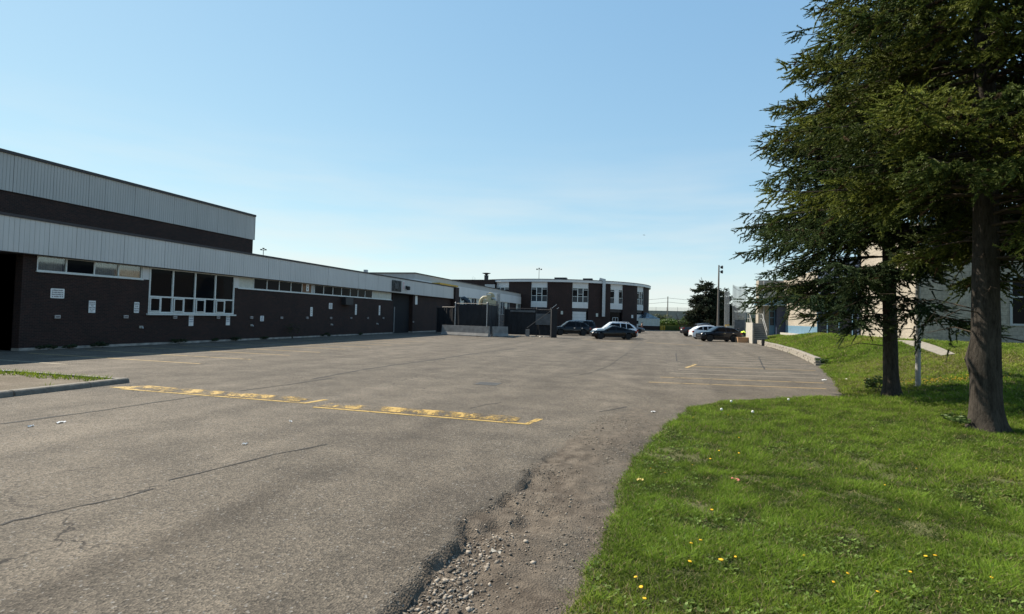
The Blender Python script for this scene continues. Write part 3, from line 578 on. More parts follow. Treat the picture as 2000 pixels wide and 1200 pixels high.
def quad_at(phi0, phi1, z0, z1, r, name, mat, par, th=.1): return arc(phi0, phi1, z0, z1, r, name, mat, par, th, n=2)
for i, b in enumerate(bays):
    kb = KB[i]; p0, p1 = b - BW, b + BW; arc(p0, p1, HZ['wt'], HZ['band'], RD - .12, 'infill_panel', 'siding_white'); arc(p0, p1, HZ['pb'], HZ['wb'], RD - .05, 'infill_panel', 'siding_white'); arc(p0, p1, 3.7, HZ['pb'], RD - .3, 'lintel', 'coping')
    if abs(b) > 95: arc(p0, p1, 0, HZ['pb'], RD - .4, 'wall', 'brick_uv'); continue
    w = quad_at(p0, p1, HZ['wb'], HZ['wb'] + .12, RD - .1, 'window', 'frame_white', drum); thirds = [p0 + (p1 - p0) * k / 3 for k in range(4)]
    quad_at(p0, p1, HZ['wt'] - .1, HZ['wt'], RD - .1, 'head', 'frame_white', w)
    for q in thirds: quad_at(q - .18, q + .18, HZ['wb'] + .12, HZ['wt'] - .1, RD - .1, 'mullion', 'frame_white', w)
    for k in range(3):
        a, c_ = thirds[k] + .18, thirds[k + 1] - .18
        if kb == 2 and k == 1: quad_at(a, c_, HZ['wb'] + .12, HZ['wt'] - .1, RD - .14, 'panel', 'siding_white', w); continue
        z0 = HZ['wb'] + .12
        for z1, m in ((6.85, 'glass_blue'), (7.35 if k == 1 else 8.25, 'glass_dark'), (HZ['wt'] - .1, 'glass_blue')):
            quad_at(a, c_, z0, z1 - .08, RD - .22, 'pane', m, w); quad_at(a, c_, z1 - .08, z1, RD - .13, 'transom', 'frame_white', w); z0 = z1
    if kb == 1:
        arc(p0 + .4, p1 - .8, 0, 3.6, RD - .35, 'garage_door', 'siding_white', n=3)
        for z in (.6, 1.2, 1.8, 2.4, 3.0): arc(p0 + .4, p1 - .8, z - .015, z + .015, RD - .34, 'door_groove', 'frame_grey', n=3, th=.02)
    elif kb == 3:
        d = arc(p0 + .6, p1 - .3, 0, 3.4, RD - .35, 'door', 'siding_white', n=3); quad_at(p0 + 1.6, p1 - 1.6, 1.3, 2.0, RD - .33, 'pane', 'glass_dark', d)
    else:
        d = arc(p0, p1, 0, 3.7, RD - .45, 'entrance', 'glass_dark', n=3)
        for q in (p0 + 2.6, b + .1, p1 - 2.4): quad_at(q - .2, q + .2, 0, 2.5, RD - .4, 'mullion', 'frame_grey', d)
        quad_at(p0 + 2.6, p1 - 2.4, 2.5, 2.62, RD - .4, 'head', 'frame_grey', d)
# duct up the wall, wall boxes
q = dp(25.8, RD + .4, 0); MB().bar(q + Vector((0, 0, 2.7)), q + Vector((0, 0, 10.6)), .75, .6).bar(q + Vector((.25, 0, 10.4)), q + Vector((-1.0, 0, 10.7)), .6, .55).build('exhaust_duct', 'galvanised', drum)
for ph, z, m in ((3.0, 3.3, 'blind'), (22.3, 3.0, 'blind'), (47.5, 2.9, 'sign_white')): p = dp(ph, RD + .08, z); MB().obox(p, (.22, 0, 0), (0, .1, 0), (0, 0, .35)).build('wall_lamp', m, drum)
for ph, w_ in ((2.5, 1.3), (20, 1.0), (-3, .0)):
    if w_: p = dp(ph, RD - 3, HZ['top'] + .3); MB().obox(p, (w_, 0, 0), (0, .8, 0), (0, 0, .35)).build('roof_unit', 'dark_metal', drum)
# brick stair tower beside the round block, with vent stack and ladder
A0, A1 = PD(880, 560, 121), PD(972, 560, 121); ya = A0.y
tower = thing('stair_block', 'dark brick stair tower with a vent stack on its roof', 'building', (A0.x, ya, 0))
MB().box(A0.x - 4, A1.x, ya, ya + 6, 0, PD(930, 548.5, 121).z).build('wall', 'brick', tower); MB().box(A0.x - 4.05, A1.x + .05, ya - .05, ya + 6.05, PD(930, 548.5, 121).z, PD(930, 548.5, 121).z + .12).build('coping', 'coping', tower)
vs = PD(947, 549, 122); MB().lathe((vs.x, vs.y + 1, vs.z), [(.48, 0), (.48, 1.15), (.56, 1.2), (.56, 1.3), (.3, 1.3), (.3, 1.45), (.42, 1.6), (.95, 1.78), (1.0, 1.85), (.1, 1.95)], 16).build('vent_stack', 'dark_metal', tower)
ldp = PD(924.5, 549, 122); lad = MB()
for s in (-.25, .25): lad.tube([(ldp.x + s, ldp.y + .3, ldp.z - .3), (ldp.x + s, ldp.y + .3, ldp.z + .9), (ldp.x + s * .6, ldp.y + .5, ldp.z + 1.0)], .03, 6)
lad.build('ladder', 'galvanised', tower); f0 = PD(952, 560, 120.5); f1 = PD(973, 560, 120.5)
MB().box(f0.x, f1.x, ya - .12, ya - .02, PD(952, 566, 121).z, PD(952, 557, 121).z).build('infill_panel', 'siding_dim', tower)

# ------------------------------------------------------------------ signs, outlets on the brick wall
TEXTS = []
def sign(px, py, w, h, lines, label, ink='sign_ink', rounded=True, X=XW, size=None, tilt=0):
    p = PX(px, py, X); t = thing('wall_sign', label, 'sign', (X + .012, p.y, p.z)); t.rotation_euler = (R_(tilt), 0, 0)
    mb = MB(); c = .03 if rounded else .004; pts = [Vector((0, a * (w / 2 - (c if k else 0)), b * (h / 2 - (0 if k else c)))) for a, b, k in ((-1, -1, 0), (-1, -1, 1), (1, -1, 1), (1, -1, 0), (1, 1, 0), (1, 1, 1), (-1, 1, 1), (-1, 1, 0))]
    mb.prism(pts, (-.006, 0, 0), (.006, 0, 0)).build('plate', 'sign_white', t, world=False); n = len(lines); st = h * .84 / n
    for i, s in enumerate(lines):
        zc = h * .42 - st * (i + .5)
        if '#' in s:      # lettering too blurred to read: marks in its rhythm, with its arrows
            k = int(s.strip('<>#')); arrow = s[0] == '<'; wd = w * (.5 if arrow else min(.82, .12 * k + .1)); mb = MB(); cw = wd / k
            for q in range(k): mb.box(.0065, .008, -wd / 2 + q * cw + cw * .1, -wd / 2 + (q + 1) * cw - cw * (.12 if (q * 7 + i) % 4 else .4), zc - st * .28, zc + st * (.28 if (q + i) % 3 else .18))
            mb.build('lettering', ink, t, world=False)
            if arrow:
                for e in (-1, 1): MB().prism([Vector((.0065, e * w * .42, zc)), Vector((.0065, e * w * .32, zc + st * .3)), Vector((.0065, e * w * .32, zc - st * .3))], (0, 0, 0), (.002, 0, 0)).build('arrow', 'sign_ink', t, world=False)
        elif s: TEXTS.append((t, s, .009, h * .42 - st * (i + .5), min(st * .82, size or 9), w * .88, ink))
    return t
sign(112, 573.5, .62, .47, ['#9', '#12', '#8', '<#5>'], 'landscape white sign with rounded corners on brick below the curtained windows', 'ink_grey')
sign(179.5, 599.5, .34, .62, ['RESERVED', 'PARKING', 'FOR', 'EMPLOYEE', 'OF THE', 'DAY'], 'tall white square cornered sign with six lines of dark lettering on brick', 'sign_ink', False)
sign(266.5, 601, .30, .60, ['RESERVED', 'FOR', 'PRINCIPAL', 'PARKING'], 'rounded white sign with four lines of lettering left of the big window', 'sign_ink')
sign(373, 626.5, .34, .66, ['CO-OP', 'PARKING', 'ONLY', ''], 'white parking notice hung under the big window sill, by its middle', 'ink_blue', False)
sign(445, 626, .34, .66, ['CO-OP', 'PARKING', 'ONLY', ''], 'white parking notice hung under the far end of the big window sill', 'ink_blue', False)
sign(511.5, 622.5, .36, .40, ['#4', '#3', '#4'], 'small white sign with frayed lower edge, low on the brick past the big window', 'ink_blue')
sign(608, 609, .30, .76, ['#1', '#1', '#1', '#1'], 'narrow white sign with black letters stacked downward, lowest of the narrow signs', 'sign_ink', False)
sign(645.5, 598, .50, .52, ['#5', '#6', '#4', '#5'], 'squarish white sign with faint lettering beside the black vent hood', 'ink_grey', False)
sign(695, 605, .30, 1.0, ['#1', '#1', '#1', '#1'], 'narrow white upright sign just past the black vent hood', 'sign_ink', False)
sign(741, 606.5, .30, 1.0, ['#1', '#1', '#1', ''], 'narrow white upright sign nearest the dark door recess', 'sign_ink', False)
sign(813, 586.5, .62, 1.05, [''], 'large blank white notice board on brick just past the door recess', 'ink_grey', False, tilt=3)
sign(600.5, 562, .34, .62, ['#2', '#2'], 'small white sign fixed over the boarded window pane', 'sign_ink', True, XW - .03)
sign(788, 558.5, .42, .95, [''], 'narrow white sign with red stripes on the metal fascia above the door recess', 'ink_red', False, XF + .045)
_t = [o for o in bpy.data.objects if o.get('label', '').startswith('narrow white sign with red')][0]
for dy in (-.1, .1): MB().box(.007, .011, dy - .035, dy + .035, -.42, .42).build('stripe', 'ink_red', _t, world=False)
p = PX(774, 559, XF + .04); t = thing('wall_speaker_cage', 'dark wire guard box mounted on the metal fascia above the door recess', 'wire guard', tuple(p))
for i in range(7): MB().box(0, .12, -1.0 + i * .32, -.96 + i * .32, -.6, .6).build('wire', 'wire', t, world=False)
for i in range(5): MB().box(.1, .125, -1.0, .96, -.6 + i * .29, -.57 + i * .29).build('wire', 'wire', t, world=False)
MB().box(0, .1, -.5, .4, -.3, .25).build('housing', 'screen_grey', t, world=False)
p = PX(793, 563, XF + .04); t = thing('security_camera', 'black security camera bracketed to the metal fascia over the door recess', 'camera', tuple(p))
MB().box(0, .12, -.1, .1, -.1, .25).build('bracket', 'trim', t, world=False); MB().lathe((.3, 0, 0), [(.02, -.25), (.2, -.2), (.2, .15), (.1, .2)], 12).build('housing', 'trim', t, world=False)
OUTL = ['small outlet box under the landscape sign', 'small outlet box below and left of the rounded four line sign', 'small outlet box under the big window, left of the first hanging notice', 'small outlet box under the big window, between the two hanging notices', 'small outlet box between the big window and the frayed sign', 'small outlet box just past the frayed low sign', 'small outlet box beside the lowest narrow sign', 'small outlet box under the squarish sign', 'small outlet box under the upright sign just past the vent hood', 'small outlet box midway between the two tall upright signs', 'small outlet box under the upright sign nearest the door recess', 'small outlet box on the brick past the door recess']
# block heater outlets and low pipe stubs, one box each
ob = None
for i, (px, py) in enumerate(((111, 619), (245, 619), (341, 620), (425.5, 620.5), (490.5, 620.5), (549.5, 621), (599.5, 621), (646, 621.5), (685.5, 621.5), (718, 621.5), (748.5, 621.5), (807, 629))):
    p = PX(px, py, XW)
    if ob is None:
        ob = thing('outlet_box', OUTL[0], 'outlet', tuple(p), 0, 'outlet boxes along the brick wall')
        MB().box(0, .07, -.12, .12, -.08, .08).build('housing', 'galvanised', ob, world=False); MB().box(.07, .085, -.08, .08, -.045, .045).build('cover', 'ink_grey', ob, world=False)
    else: o = copy_tree(ob); o.location = p; o['label'] = OUTL[i]
ob = None
STUB = ['pale pipe stub low on the brick just left of the big window', 'pale pipe stub low on the brick by the frayed sign', 'pale pipe stub low on the brick under the squarish sign', 'pale pipe stub low on the brick near the door recess']
for i, (px, py) in enumerate(((275, 639), (491, 635.5), (647, 634), (736, 632.5))):
    p = PX(px, py, XW)
    if ob is None:
        ob = thing('hose_bib', STUB[0], 'pipe stub', tuple(p), 0, 'pipe stubs low on the brick wall'); MB().box(0, .05, -.1, .1, -.07, .07).build('plate', 'concrete', ob, world=False); MB().tube([(0, 0, 0), (.14, 0, 0), (.17, 0, -.08)], .03, 8).build('spout', 'galvanised', ob, world=False)
    else: o = copy_tree(ob); o.location = p; o['label'] = STUB[i]
def finish_text():
    obs = []
    for t, s, x, z, size, wmax, ink in TEXTS:
        cu = bpy.data.curves.new('t', 'FONT'); cu.body = s; cu.size = size; cu.align_x = 'CENTER'; cu.align_y = 'CENTER'; cu.offset = size * .012
        o = bpy.data.objects.new('t', cu); COL.objects.link(o); obs.append((o, t, x, z, wmax, ink))
    bpy.context.view_layer.update(); dg = bpy.context.evaluated_depsgraph_get()
    for o, t, x, z, wmax, ink in obs:
        me = bpy.data.meshes.new_from_object(o.evaluated_get(dg)); n = len(me.vertices); co = np.zeros(n * 3, np.float32); me.vertices.foreach_get('co', co); co = co.reshape(-1, 3)
        w = co[:, 0].max() - co[:, 0].min(); k = min(1, wmax / max(w, 1e-6)); out = np.stack([np.full(n, x), co[:, 0] * k, co[:, 1] + z], 1).astype(np.float32)
        me.vertices.foreach_set('co', out.ravel()); me.materials.clear(); me.update(); obj('lettering', me, ink, t); cu = o.data; bpy.data.objects.remove(o); bpy.data.curves.remove(cu)
finish_text()

# ------------------------------------------------------------------ block building (right)
rb = thing('block_building', 'pale concrete block building with blue trim behind the spruce trees', 'building', (13, 41, 0)); HB = 7.6
YC0 = 32.6; YC1 = PX(1680, 655, 13.0).y
MB().box(13.0, 45, YC0, YC1, .3, HB).build('wall', 'block', rb); MB().box(12.95, 45.05, YC0 - .05, YC1 + .05, HB, HB + .25).build('coping', 'blue_paint', rb)
MB().box(12.9, 13.25, YC1 - .1, YC1 + .25, .3, HB - .01).build('corner_post', 'navy', rb)
w = MB(); x0 = onY(1972, YC0, 3.6)
win = MB().box(x0, x0 + 2.6, YC0 - .04, YC0 + .02, 2.3, 2.4).box(x0, x0 + 2.6, YC0 - .04, YC0 + .02, 4.7, 4.8).box(x0, x0 + .1, YC0 - .04, YC0 + .02, 2.4, 4.7).box(x0 + 1.2, x0 + 1.3, YC0 - .04, YC0 + .02, 2.4, 4.7).box(x0 + 2.5, x0 + 2.6, YC0 - .04, YC0 + .02, 2.4, 4.7).box(x0 + .1, x0 + 2.5, YC0 - .035, YC0 + .02, 3.7, 3.78).build('window', 'frame_grey', rb)
for a in (.1, 1.3): MB().box(x0 + a, x0 + a + 1.1, YC0 - .02, YC0 - .003, 2.4, 4.7).build('pane', 'glass_dark', win)
XR = 13.9; YR1 = PX(1530, 640, XR).y; YR0 = PX(1596, 640, XR).y
MB().box(XR, 45, YC1 + .25, YR0, .3, HB - .4).build('recess', 'navy', rb); wq = MB().box(XR - .06, XR, YC1 + 1, YR0 - .4, 1.3, 3.9).build('window', 'glass_dark', rb)
for i in range(5): q = YC1 + 1 + (YR0 - YC1 - 1.4) * i / 4; MB().box(XR - .12, XR - .05, q - .06, q + .06, 1.3, 3.9).build('mullion', 'blue_paint', wq)
MB().box(XR, 45, YR0, YR1, .3, HB - .4).build('wall', 'block', rb); MB().box(XR - .03, XR + .1, YR0, YR1, .5, PX(1560, 637, XR).z).build('blue_band', 'blue_paint', rb); MB().box(XR - .6, XR, YR0, YR1, .3, 1.12).build('plinth', 'concrete', rb)
XL = onY(1481, YR1, 3); XD0, XD1 = onY(1502, YR1, 3), onY(1513, YR1, 3)
MB().box(XL, 45, YR1, YR1 + 1.7, 0, HB - .4).build('wall', 'block', rb)
cz = PX(1500, 595, XL).z; yq = YR1
zb0 = CAM.z + (632.5 - 599) / F * 66; zb1 = CAM.z + (632.5 - 587) / F * 66
MB().box(XL - .5, XD1 + 1.0, YR1 - 1.6, YR1 + .0, zb0, zb1).build('canopy', 'blue_paint', rb); MB().box(XL - .52, XD1 + 1.02, YR1 - 1.62, YR1 - .0, zb0 - .06, zb0).build('canopy_edge', 'frame_white', rb)
d = MB().box(XD0, XD1, YR1 - .06, YR1 - .003, .7, 4.2).build('door', 'blue_paint', rb)
for z0, z1 in ((1.9, 2.75), (2.85, 3.5), (3.6, 4.1)): MB().box(XD0 + .08, XD1 - .08, YR1 - .075, YR1 - .06, z0, z1).build('pane', 'glass_blue', d)
MB().box(XD1, XR - .01, YR1 - 1.2, YR1 - .004, .7, 4.4).build('porch_side', 'navy', rb); MB().tube([(onY(1492.5, YR1 - .2, 3), YR1 - .15, 1.5), (onY(1492.5, YR1 - .2, 3), YR1 - .15, HB - .5)], .1, 8).build('downpipe', 'pole_grey', rb)
# stairs up to the landing
xs0, xs1 = onY(1471, 60, 1.5), onY(1499.5, 60, 1.5)
stt = thing('staircase', 'concrete staircase with metal handrails climbing to the block building', 'stairs', (xs0, 60, .3)); n = 9; rise = .195; z0 = .35
for i in range(n): MB().box(xs0, xs1, 60 + i * .3, 60 + n * .3 + 1.4, z0 + i * rise + (.002 if i else -.4), z0 + (i + 1) * rise).build('step', 'steps', stt)
zt_ = z0 + n * rise
for i in range(n): MB().box(xs0 + .01, xs1 - .01, 60 + i * .3 - .03, 60 + i * .3 + .03, z0 + (i + 1) * rise - .035, z0 + (i + 1) * rise + .004).build('nosing', 'concrete', stt)
MB().box(xs0 - .1, xs0 - .01, 59.8, 60 + n * .3 + 1.4, -.2, zt_ + .05).build('side_wall', 'concrete', stt)
for xx in (xs0 + .06, xs1 - .06):
    MB().tube([(xx, 60, z0), (xx, 60, z0 + 1.0), (xx, 60 + n * .3, zt_ + 1.0), (xx, 60 + n * .3 + 1.3, zt_ + 1.0), (xx, 60 + n * .3 + 1.3, zt_)], .03, 6).tube([(xx, 60, z0 + .5), (xx, 60 + n * .3, zt_ + .5), (xx, 60 + n * .3 + 1.3, zt_ + .5)], .022, 6).tube([(xx, 60 + n * .3, zt_), (xx, 60 + n * .3, zt_ + 1)], .03, 6).build('handrail', 'concrete' if xx < xs0 + .5 else 'pole_grey', stt)
MB().tube([(xs0, 60 + n * .3 + 1.3, zt_ + 1), (xs1, 60 + n * .3 + 1.3, zt_ + 1)], .03, 6).build('handrail', 'pole_grey', stt)

# retaining wall of stacked blocks, block by block
rw = thing('retaining_wall', 'low retaining wall of stacked weathered stone blocks edging the grass bank', 'retaining wall', (8, 31.6, 0)); random.seed(5)
meb = MB().box(-.5, .5, -.13, .13, 0, .125).mesh('stone_block'); bm = bmesh.new(); bm.from_mesh(meb); bmesh.ops.bevel(bm, geom=list(bm.edges), offset=.014, segments=1, affect='EDGES'); bm.to_mesh(meb); bm.free(); meb.materials.append(MATS['stone_block'])
def along(poly, L, off=0):
    s = off; P = [Vector((p[0], p[1], 0)) for p in poly]; out = []; seg = 0; base = 0
    tot = sum((b - a).length for a, b in zip(P, P[1:]))
    while s + L * .5 < tot:
        c = s + L / 2; acc = 0
        for a, b in zip(P, P[1:]):
            l = (b - a).length
            if c <= acc + l: out.append((a.lerp(b, (c - acc) / l), math.atan2(b.y - a.y, b.x - a.x))); break
            acc += l
        s += L
    return out
for row in range(3):
    L = 1.0 if row < 2 else 1.15
    for p, a in along(WALL_TOP, L, -.5 if row == 1 else 0):
        o = obj('stone_block', meb, None, rw); cap = row == 2
        sag = -.03 * math.sin(p.y * .35) if 45 < p.y < 52 else 0
        o.location = (p.x - 8 + random.uniform(-.02, .02) + (-.02 * (2 - row)), p.y - 31.6, row * .127 + random.uniform(-.004, .004) + sag); o.rotation_euler = (0, 0, a + random.uniform(-.012, .012)); o.scale = (L * .985, 1.15 if cap else 1, 1.0)
tp = PX(1484, 668, 9.6); MB().box(-.12, .12, -.12, .12, 0, .62).build('post', 'dark_metal', rw, world=False).location = (9.35 - 8, 55 - 31.6, 0)
bxp = Vector((8.7, 62.5, 0)); t = thing('timber_planter', 'low open timber box standing at the end of the retaining wall', 'planter', tuple(bxp), R_(14))
MB().box(-.8, .8, -.5, -.42, 0, .5).box(-.8, .8, .42, .5, 0, .5).box(-.8, -.72, -.42, .42, 0, .5).box(.72, .8, -.42, .42, 0, .5).build('side_board', 'timber', t, world=False); MB().box(-.84, .84, -.54, .54, .5, .56).build('lid', 'timber', t, world=False)

# ------------------------------------------------------------------ fenced yard with barriers
def barrier(a, b, h, label):
    a, b = Vector((a.x, a.y, 0)), Vector((b.x, b.y, 0)); L = (b - a).length; ang = math.atan2(b.y - a.y, b.x - a.x)
    t = thing('concrete_barrier', label, 'barrier', tuple((a + b) / 2), ang); pr = [(-.3, 0), (.3, 0), (.3, .08), (.16, .36), (.09, h), (-.09, h), (-.16, .36), (-.3, .08)]; k = len(pr); mb = MB()
    mb.prism([Vector((0, y, z + .0)) for y, z in pr], (-L / 2, 0, 0), (L / 2, 0, 0)).build('body', 'concrete_dark', t, world=False, bevel=.015)
    for s in (-.3, .3): MB().box(L * s - .25, L * s + .25, -.303, .303, 0.001, .05).build('forklift_slot', 'trim', t, world=False)
    return t
b_l = PD(864, 650, 58.5); b_r = PD(956, 650, 55.2); b_l.z = b_r.z = 0
barrier(b_l, b_r, 1.08, 'long grey concrete barrier in front of the black screened fence'); b3, b4 = PD(961, 650, 56.2), PD(991, 650, 57.2); barrier(b3, b4, 1.08, 'short grey concrete barrier beside the gap to the gate')
def fence_run(par, a, b, h, mat='fence_screen', posts=2, sag=.03, pm='galvanised'):
    a, b = Vector((a.x, a.y, 0)), Vector((b.x, b.y, 0)); d = (b - a); L = d.length; u = d / L; nrm = Vector((-u.y, u.x, 0)); mb = MB(); nx, nz = 16, 6
    def P(i, j): s, q = i / nx, j / nz; return a + d * s + nrm * (.03 * math.sin(s * 17 + q * 3) + .02 * math.sin(s * 41)) + Vector((0, 0, .12 + (h - .2) * q - sag * abs(math.sin(s * math.pi * 5)) * (j == nz)))
    for i in range(nx):
        for j in range(nz): mb.quad(P(i, j), P(i + 1, j), P(i + 1, j + 1), P(i, j + 1))
    mb.build('screen', mat, par, smooth=True)
    for i in range(posts): p = a + d * i / max(1, posts - 1) - nrm * .06; MB().tube([p, p + Vector((0, 0, h + .06))], .05, 8).lathe(p + Vector((0, 0, h + .06)), [(.065, 0), (.07, .03), (.03, .09)], 8).build('post', pm, par)
    MB().tube([a + Vector((0, 0, h)), b + Vector((0, 0, h))], .03, 6).build('rail', 'dark_metal', par)
    tw = MB()
    for k in range(int(L / .16)): p = a + u * (k * .16); tw.bar(p + Vector((0, 0, h)), p + Vector((random.uniform(-.03, .03), 0, h + random.uniform(.05, .12))), .012)
    tag(tw.build('wire_tips', 'wire', par), kind='stuff')
fa, fb, fc_ = PD(889, 640, 58.6), PD(951, 640, 56.4), PD(971, 640, 61.5); gl, gm, gr = PD(985, 640, 62.0), PD(1048, 640, 61.0), PD(1075, 640, 60.2)
fe = thing('yard_fence', 'black screened chain link fence with steel posts behind the long barrier', 'fence', (fb.x, fb.y, 0)); HF = CAM.z + (617.5 - 593) / F * 57.5
fence_run(fe, fa, fb, HF); fence_run(fe, fb, fc_, HF, posts=2, pm='dark_metal'); fl = PD(853, 640, 64); fence_run(fe, fl, PD(888, 640, 62), HF - .35, posts=2, pm='dark_metal')
fn = thing('yard_gate', 'black screened yard gate with diagonal brace and bare chain link strip', 'gate', (gm.x, gm.y, 0)); HG = CAM.z + (620.5 - 603) / F * 61
def flat_panel(par, a, b, z0, z1, mat, name):
    a, b = Vector((a.x, a.y, 0)), Vector((b.x, b.y, 0)); u = (b - a).normalized(); nn = Vector((-u.y, u.x, 0)); return MB().obox((a + b) / 2 + Vector((0, 0, (z0 + z1) / 2)), (b - a) / 2, nn * .015, (0, 0, (z1 - z0) / 2)).build(name, mat, par)
flat_panel(fn, PD(972, 640, 62.1), gl, .1, HG, 'chainlink', 'mesh_panel'); fence_run(fn, gl, gm, HG, posts=2, pm='dark_metal'); fence_run(fn, gm, gr, HG - .1, posts=2, pm='dark_metal')
flat_panel(fn, PD(1046, 640, 60.9), PD(1074.5, 640, 60.1), HG * .42, HG - .55, 'screen_grey', 'torn_screen'); flat_panel(fn, PD(996, 640, 61.6), PD(1045, 640, 60.9), HG - .42, HG - .2, 'screen_grey', 'torn_screen')
gp = PD(1081.5, 640, 57.5); MB().obox(Vector((gp.x, gp.y, HG / 2)), right_ * .3, _h * .5, (0, 0, HG / 2 - .05)).build('end_post', 'fence_screen', fn)
MB().bar(Vector((PD(1029, 640, 59.8).x, PD(1029, 640, 59.8).y, .95)), Vector((gp.x, gp.y, HG - .2)) - right_ * .3, .04).build('brace', 'screen_grey', fn)
gz = Vector((gp.x, gp.y, HG)); MB().bar(gz - right_ * .3, gz + right_ * .25 + Vector((0, 0, .45)), .05).bar(gz + right_ * .3, gz + right_ * .5 + Vector((0, 0, .12)), .05).build('bent_wire', 'galvanised', fn)
q = PD(1030.5, 640, 59.5); t = thing('cinder_block_stack', 'small stack of pale hollow blocks at the foot of the gate brace', 'block stack', (q.x, q.y, 0))
for i in range(4): MB().box(-.2, .2, -.14, .14, i * .2, i * .2 + .19).build('block', 'concrete_dark', t, world=False).rotation_euler = (0, 0, random.uniform(-.15, .15))
# litter and rubble along the fence foot
for i, px in enumerate((1000, 1012, 1020, 1040, 1056, 1066, 993, 1071)):
    p = PD(px, 655, 58.6 + .3 * (i % 3)); t = tag(MB().obox((0, 0, .06), (.28, .05, 0), (-.03, .14, 0), (0, .02, .06)).build('rubble', 'concrete', None), 'pale broken rubble chunk lying along the gate foot', 'rubble', 'rubble along the gate foot'); t.location = (p.x, p.y, 0); t.rotation_euler = (0, 0, i * 1.3); t.scale = (.6 + .15 * (i % 4), .8, .8)
# dust collector
q = PD(956, 600, 70); q.z = 0; dz = lambda py: CAM.z + (618.6 - py) / F * 70; m_ = 70 / F
t = thing('dust_collector', 'beige dust collector with fan housing and curved ducts above the screened fence', 'dust collector', tuple(q), PSI)
MB().box(-13 * m_, 12.5 * m_, -.8, .8, dz(602) - 1.2, dz(587)).build('cabinet', 'beige_paint', t, world=False, bevel=.03)
for sx_ in (-1, 1):
    for sy in (-1, 1): MB().box(sx_ * .75 - .06, sx_ * .75 + .06, sy * .7 - .06, sy * .7 + .06, 0, dz(602) - 1.2).build('leg', 'beige_paint', t, world=False)
MB().box(-6 * m_, 3 * m_, -.45, .35, dz(587), dz(573.5)).build('blower_outlet', 'beige_paint', t, world=False, bevel=.02); MB().box(-5.2 * m_, 2.2 * m_, -.47, -.45, dz(577), dz(575)).build('louvre', 'sign_white', t, world=False)
MB().lathe((1.5 * m_, .45, dz(579.5)), [(.1, -.1), (.52, -.1), (.55, 0), (.55, .4), (.3, .42)], 20, 'y').build('fan_housing', 'beige_paint', t, world=False)
MB().tube([(-5 * m_, 0, dz(581)), (-12 * m_, 0, dz(581.5)), (-16 * m_, 0, dz(585)), (-18 * m_, 0, dz(590)), (-18 * m_, 0, dz(600))], .2, 12).build('duct', 'beige_paint', t, world=False, smooth=True)
for i, xo in enumerate((14.5, 17, 19.5)): MB().tube([(xo * m_, -.2, .0), (xo * m_, -.2, dz(573))], .06, 8).build('pipe', 'pole_grey', t, world=False)
MB().tube([(4 * m_, 0, dz(583)), (9 * m_, 0, dz(583)), (12 * m_, 0, dz(586))], .12, 8).build('motor_pipe', 'galvanised', t, world=False)
q = PD(914, 590, 70); t = thing('exhaust_elbow', 'dark blue curved exhaust pipe behind the screened fence', 'exhaust pipe', (q.x, q.y, 0), PSI); MB().tube([(.4, 0, 0), (.35, 0, dz(603)), (0, 0, dz(590)), (-.55, 0, dz(584)), (-.9, 0, dz(586))], [.35, .35, .32, .28, .3], 12).build('pipe', 'glass_blue', t, world=False, smooth=True); MB().lathe((.35, 0, 0), [(.5, 0), (.5, .1)], 12).build('base', 'concrete', t, world=False)
